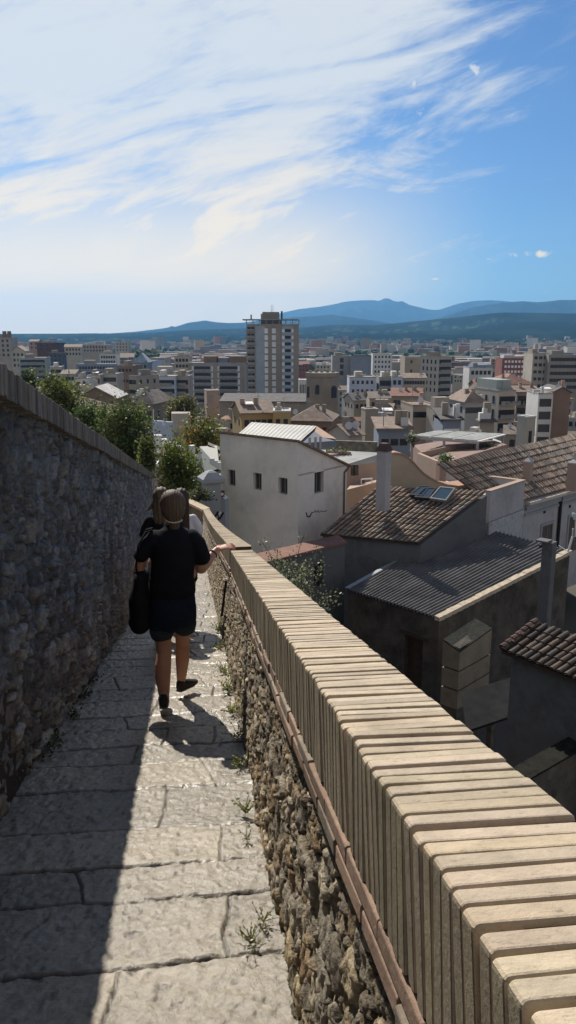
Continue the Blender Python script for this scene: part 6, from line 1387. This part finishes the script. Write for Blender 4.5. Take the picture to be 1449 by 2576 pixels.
for (Ya, Yb, tries, wr_, hr2, maxn) in ((75, 130, 900, (4, 7.5), (3.2, 6.0), 46), (130, 230, 1500, (5.5, 11), (4.5, 8.5), 84), (230, 420, 900, (8, 16), (9, 15), 66), (420, 900, 900, (12, 24), (11, 22), 44)):
    k = 0
    for _ in range(tries):
        if k >= maxn: break
        Y = random.uniform(Ya, Yb); X = random.uniform(-.40, .40)*Y
        if Y < 135 and X < -.19*Y: continue
        rk = random.choice(['gable', 'gable', 'hip', 'flat', 'flat', 'shed']) if Y < 300 else random.choice(['flat', 'flat', 'gable'])
        rm = random.choice(['tile', 'oldtile', 'redtile', 'tile']) if rk != 'flat' else random.choice(['flat', 'pale', 'flat', 'darkroof', 'tile'])
        wl = random.choice(['cream', 'tan', 'stone', 'beige', 'beige', 'pink', 'grey', 'white', 'brown', 'bluewhite', 'cream', 'stone', 'red'] if Y > 300 else ['tan', 'stone', 'stone', 'beige', 'stone', 'pink', 'grey', 'brown', 'brown', 'cream'])
        if filler(Y, X, random.uniform(*wr_), random.uniform(*wr_)*.8, random.uniform(*hr2), wl, rk, rm, random.choice([0, 8, -8, 15, -15, 30, -25]), True): k += 1; cnt += 1
print('FILLERS', cnt)
# distant city: reads as one mass of roofs and walls
mb = MB(); pal = [(.5, .46, .4), (.6, .6, .58), (.36, .2, .16), (.42, .36, .3), (.40, .33, .27), (.28, .28, .29), (.33, .2, .15), (.6, .58, .54), (.2, .2, .22)]
for k in range(5400):
    Y = 800*math.exp(random.random()*1.55); X = random.uniform(-.45, .68)*Y
    if fbm(np.array([X/260.]), np.array([Y/420.]), 3, 9)[0] < .36 + max(0, (Y-2300)/6000): continue
    w = random.uniform(9, 34); d = random.uniform(9, 18); h = random.choice([6, 8, 10, 12, 15, 18])*random.uniform(.8, 1.2)
    if random.random() < .05 and Y > 1200: h = random.uniform(22, 36); w = random.uniform(14, 22)
    if Y < 1250 and h > 17: h = 14
    c = np.array(random.choice(pal))*random.uniform(.75, 1.15); mb.cbox((X, Y, -46), w, d, h+2, random.uniform(-.5, .5), 0, tuple(c))
    rc = np.array(random.choice([(.3, .18, .13), (.42, .40, .37), (.26, .19, .15), (.5, .49, .47)])); mb.cbox((X, Y, -44+h+.02), w*1.02, d*1.02, .5, random.uniform(-.0, .0), 0, tuple(rc*random.uniform(.7, 1.1)))
for k in range(420):  # nearer outlying houses added unseen beyond the right edge, in the same mesh
    Y = 70*math.exp(random.random()*2.5); X = Y*random.uniform(.47, .95)
    w = random.uniform(6, 13)*(1+Y/600); d = random.uniform(6, 10); h = random.uniform(5, 10)*(1+Y/900); zg = float(zground(X, Y)); a = random.uniform(-.5, .5)
    mb.cbox((X, Y, zg-2), w, d, h+2, a, 0, tuple(np.array(random.choice(pal))*random.uniform(.75, 1.1))); mb.cbox((X, Y, zg+h+.02), w*1.04, d*1.06, .5, a, 0, tuple(np.array([.28, .19, .14])*random.uniform(.7, 1.2)))
o = mb.build('distant_city', mat('distant_city_wall', (1, 1, 1), .9, 0, 1, attr=True)); tag(o, 'far mass of small roofs and pale blocks stretching to the hills, plus unseen nearer houses', 'distant city', kind='stuff')
# distant tree belts between the blocks
mb = MB(); 
ico = bmesh.new(); bmesh.ops.create_icosphere(ico, subdivisions=1, radius=1); iv = np.array([v.co[:] for v in ico.verts]); if_ = [[v.index for v in f.verts] for f in ico.faces]; ico.free()
def clumps(n, fy, fx, rr, hh):
    for k in range(n):
        Y = fy(); X = fx(Y); r = random.uniform(*rr); v = iv*(.8+.4*rng.random((len(iv), 1)))*np.array([r, r, r*random.uniform(.6, 1.1)])+np.array([X, Y, -44+r*.5+hh])
        mb.add(v, if_, 0, tuple(np.array([.05, .07, .03])*random.uniform(.5, 1.5)))
clumps(1500, lambda: 700*math.exp(random.random()*1.9), lambda Y: random.uniform(-.42, .42)*Y, (4, 9), 0)
clumps(500, lambda: random.uniform(2600, 3400), lambda Y: random.uniform(-.12, .42)*Y, (8, 18), 0)
for Yb, x0_, x1_, h0 in ((900, 273, 370, 24),):
    a = at(x0_, 860, Yb)[0]; b_ = at(x1_, 860, Yb)[0]
    clumps(220, lambda: random.uniform(Yb, Yb+60), lambda Y: random.uniform(a, b_), (4, 8), 14)
o = mb.build('distant_trees', mat('distant_foliage', (1, 1, 1), .95, 0, 1, attr=True)); tag(o, 'far belts of dark trees among the distant roofs and on the mound at the left', 'distant trees', kind='stuff')
# lattice mast far behind the slab
ma = empty('radio_mast', at(482, 870, 900), 'thin lattice radio mast on the skyline left of the tower block', 'mast'); mb = MB(); q = at(482, 872, 900); t_ = at(482, 838, 900)
for dx, dy in ((-1.2, -1.2), (1.2, -1.2), (1.2, 1.2), (-1.2, 1.2)): mb.tube(vz(q, -44)+np.array([dx*1.6, dy*1.6, 0]), t_+np.array([dx*.3, dy*.3, 0]), .25, .18, 5)
for k in range(10): z = -44+(t_[2]+44)*k/10; mb.cbox(vz(q, z), 3.4-.25*k, 3.4-.25*k, .25)
mb.build('lattice', M['w_grey'], ma)

# ------------------------------------------------------------------ air, sky, sun, camera
hz = MB(); hz.box((-24000, -200, -47.5), (48000, 0, 0), (0, 17500, 0), (0, 0, 820)); ho_ = hz.build('haze', None if False else bpy.data.materials.new('haze_air')); hm = ho_.data.materials[0]; hm.use_nodes = True
nt = hm.node_tree; nt.nodes.remove(nt.nodes['Principled BSDF']); pv = nt.nodes.new('ShaderNodeVolumePrincipled'); pv.inputs['Color'].default_value = (.22, .55, 1.0, 1); pv.inputs["Density"].default_value = 6e-5; pv.inputs['Anisotropy'].default_value = .35
nt.links.new(pv.outputs[0], nt.nodes['Material Output'].inputs['Volume']); tag(ho_, 'pale blue haze between the city and the mountains', 'haze', kind='stuff')
# sun: towards-light direction in the walkway frame (left, along, up)
sd = -(PL*.25) + PD*.72 + PN*1.0; sd = sd/np.linalg.norm(sd)
elev = math.asin(sd[2]); azm = math.atan2(sd[0], sd[1])
ld = bpy.data.lights.new('sun', 'SUN'); ld.energy = 5.0; ld.angle = R(.53); ld.color = (1, .93, .82); lo_ = bpy.data.objects.new('sun', ld); C.objects.link(lo_)
lo_.rotation_euler = Vector(-sd).to_track_quat('-Z', 'Y').to_euler(); lo_.location = (-30, 40, 60)
W = bpy.data.worlds.new('World'); sc.world = W; W.use_nodes = True; nt = W.node_tree; N = nt.nodes; Lk = nt.links
bg_ = N['Background']; sky = N.new('ShaderNodeTexSky'); sky.sky_type = 'NISHITA'; sky.sun_disc = False; sky.sun_elevation = elev; sky.sun_rotation = azm; sky.altitude = 100; sky.air_density = 1.0; sky.dust_density = .4; sky.ozone_density = 2.0
def V(x): return x
def mth(op, a, b=None, c=None, clamp=False):
    n = N.new('ShaderNodeMath'); n.operation = op; n.use_clamp = clamp
    for i, q in enumerate((a, b, c)):
        if q is None: continue
        if isinstance(q, (int, float)): n.inputs[i].default_value = q
        else: Lk.new(q, n.inputs[i])
    return n.outputs[0]
def smooth(x, a, b): 
    n = N.new('ShaderNodeMapRange'); n.interpolation_type = 'SMOOTHSTEP'; n.inputs[1].default_value = a; n.inputs[2].default_value = b; Lk.new(x, n.inputs[0]); return n.outputs[0]
tc = N.new('ShaderNodeTexCoord'); sp = N.new('ShaderNodeSeparateXYZ'); Lk.new(tc.outputs['Generated'], sp.inputs[0])
yy = mth('MAXIMUM', sp.outputs[1], .05); tx = mth('DIVIDE', sp.outputs[0], yy); tz = mth('DIVIDE', sp.outputs[2], yy)
def noise(ax, az_, rot, sx, sz, sc1, det, rg, dist, off=0.0):
    cb = N.new('ShaderNodeCombineXYZ'); cr, sr = math.cos(R(rot)), math.sin(R(rot))
    u = mth('ADD', mth('MULTIPLY', ax, cr), mth('MULTIPLY', az_, sr)); v = mth('SUBTRACT', mth('MULTIPLY', az_, cr), mth('MULTIPLY', ax, sr))
    Lk.new(mth('MULTIPLY', u, sx), cb.inputs[0]); Lk.new(mth('MULTIPLY', v, sz), cb.inputs[1]); cb.inputs[2].default_value = off
    n = N.new('ShaderNodeTexNoise'); n.inputs['Scale'].default_value = sc1; n.inputs['Detail'].default_value = det; n.inputs['Roughness'].default_value = rg; n.inputs['Distortion'].default_value = dist
    Lk.new(cb.outputs[0], n.inputs['Vector']); return n.outputs[0]
fr_ = mth('MULTIPLY', smooth(sp.outputs[1], .12, .35), mth('SUBTRACT', 1.0, smooth(tz, .42, .85)))
n1 = noise(tx, tz, 14, 2.2, 9, 1.6, 9, .62, .9, 1.3); n2 = noise(tx, tz, 18, 6, 26, 1.6, 9, .68, .6, 5.1); n3 = noise(tx, tz, 8, 1.4, 4.5, 1.5, 4, .5, .4, 9.7)
cov = mth('ADD', mth('MULTIPLY', n1, .60), mth('ADD', mth('MULTIPLY', n2, .28), mth('MULTIPLY', n3, .30)))      # about .35-.85
edge_ = mth('SUBTRACT', .085, tx); bias = mth('MULTIPLY', edge_, .95)
bias = mth('ADD', bias, mth('MULTIPLY', smooth(tz, .16, .36), .05)); bias = mth('ADD', bias, mth('MULTIPLY', mth('SUBTRACT', 1.0, smooth(tz, .0, .13)), -.02))
cm = smooth(mth('ADD', cov, mth('MINIMUM', bias, .075)), .47, .70)
hzn = mth('MULTIPLY', mth('MULTIPLY', mth('SUBTRACT', 1.0, smooth(tz, .04, .27)), mth('SUBTRACT', 1.0, smooth(tx, -.04, .28))), 1.0)
hzn = mth('MULTIPLY', hzn, mth('ADD', .72, mth('MULTIPLY', n1, .6)), None, True); cm = mth('MAXIMUM', cm, hzn)
def puff(cx, cz, rx, rz_, sc1, thr, seed):
    d = mth('ADD', mth('POWER', mth('DIVIDE', mth('SUBTRACT', tx, cx), rx), 2.0), mth('POWER', mth('DIVIDE', mth('SUBTRACT', tz, cz), rz_), 2.0))
    n = noise(tx, tz, 25, 1, 1.0, sc1, 6, .7, .5, seed); return smooth(mth('SUBTRACT', n, mth('MULTIPLY', d, .16)), thr, thr+.22)
def ptz(x, y):
    d = ray(x, y); return d[0]/d[1], d[2]/d[1]
for (x, y, rx, ry, s1, th, sd_) in ((978, 213, 24, 20, 55, .40, 1.1), (1042, 215, 22, 32, 55, .43, 2.2), (1195, 172, 18, 15, 55, .38, 3.3), (1152, 262, 24, 40, 65, .50, 4.4), (1058, 270, 16, 26, 65, .50, 6.1), (1336, 639, 58, 9, 30, .42, 5.5), (1170, 656, 22, 5, 40, .46, 6.6), (1046, 657, 34, 5, 40, .46, 7.7), (1095, 702, 22, 4, 40, .46, 8.8), (1375, 735, 36, 5, 40, .5, 9.9), (1234, 652, 14, 4, 40, .46, 3.9), (1133, 713, 12, 5, 40, .48, 2.9)):
    cx, cz = ptz(x, y); p = puff(cx, cz, rx/1961*1.0, ry/1961*1.0, s1, th, sd_); cm = mth('MAXIMUM', cm, mth('MULTIPLY', p, .92))
wisp = mth('MULTIPLY', mth('MULTIPLY', smooth(noise(tx, tz, 40, 2.5, 9, 2.0, 7, .6, .6, 12.0), .46, .75), mth('MULTIPLY', smooth(tx, .22, .34), smooth(tz, .24, .36))), .45)
cm = mth('MAXIMUM', cm, wisp)
SKY_K = .058; CLOUD_V = .48
sk = N.new('ShaderNodeVectorMath'); sk.operation = 'SCALE'; Lk.new(sky.outputs[0], sk.inputs[0]); sk.inputs['Scale'].default_value = SKY_K
tint = N.new('ShaderNodeVectorMath'); tint.operation = 'MULTIPLY'; Lk.new(sk.outputs[0], tint.inputs[0]); tint.inputs[1].default_value = (.60, .88, 1.22)
bk_ = mth('MULTIPLY', smooth(mth('MULTIPLY', sp.outputs[1], -1.0), -.2, .3), .62)
ck = N.new('ShaderNodeMix'); ck.data_type = 'RGBA'; ck.inputs[6].default_value = (.60, .62, .63, 1); ck.inputs[7].default_value = (1.12, .85, .50, 1)
Lk.new(mth('SUBTRACT', 1.0, smooth(tz, .02, .30)), ck.inputs[0])
mx = N.new('ShaderNodeMix'); mx.data_type = 'RGBA'; Lk.new(mth('MULTIPLY', mth('MULTIPLY', cm, fr_), .94), mx.inputs[0]); Lk.new(tint.outputs[0], mx.inputs[6]); Lk.new(ck.outputs[2], mx.inputs[7])
m2 = N.new('ShaderNodeMix'); m2.data_type = 'RGBA'; Lk.new(bk_, m2.inputs[0]); Lk.new(mx.outputs[2], m2.inputs[6]); m2.inputs[7].default_value = (.42, .39, .35, 1)   # unseen grey veil added to the sky behind, neutral fill for the facades
Lk.new(m2.outputs[2], bg_.inputs[0]); bg_.inputs[1].default_value = 1.0
cam = bpy.data.cameras.new('camera'); co_ = bpy.data.objects.new('camera', cam); C.objects.link(co_); sc.camera = co_
cam.sensor_fit = 'VERTICAL'; cam.sensor_height = 36; cam.lens = 36*FP/2576; cam.clip_start = .05; cam.clip_end = 60000
co_.rotation_euler = (math.pi/2-PITCH, 0, 0)
vs = sc.view_settings; vs.view_transform = 'Standard'; vs.look = 'None'; vs.exposure = 0.3; vs.gamma = 1.0; vs.use_curve_mapping = False
sc.cycles.max_bounces = 6; sc.cycles.volume_bounces = 0; sc.cycles.transparent_max_bounces = 8; sc.cycles.sample_clamp_indirect = 4
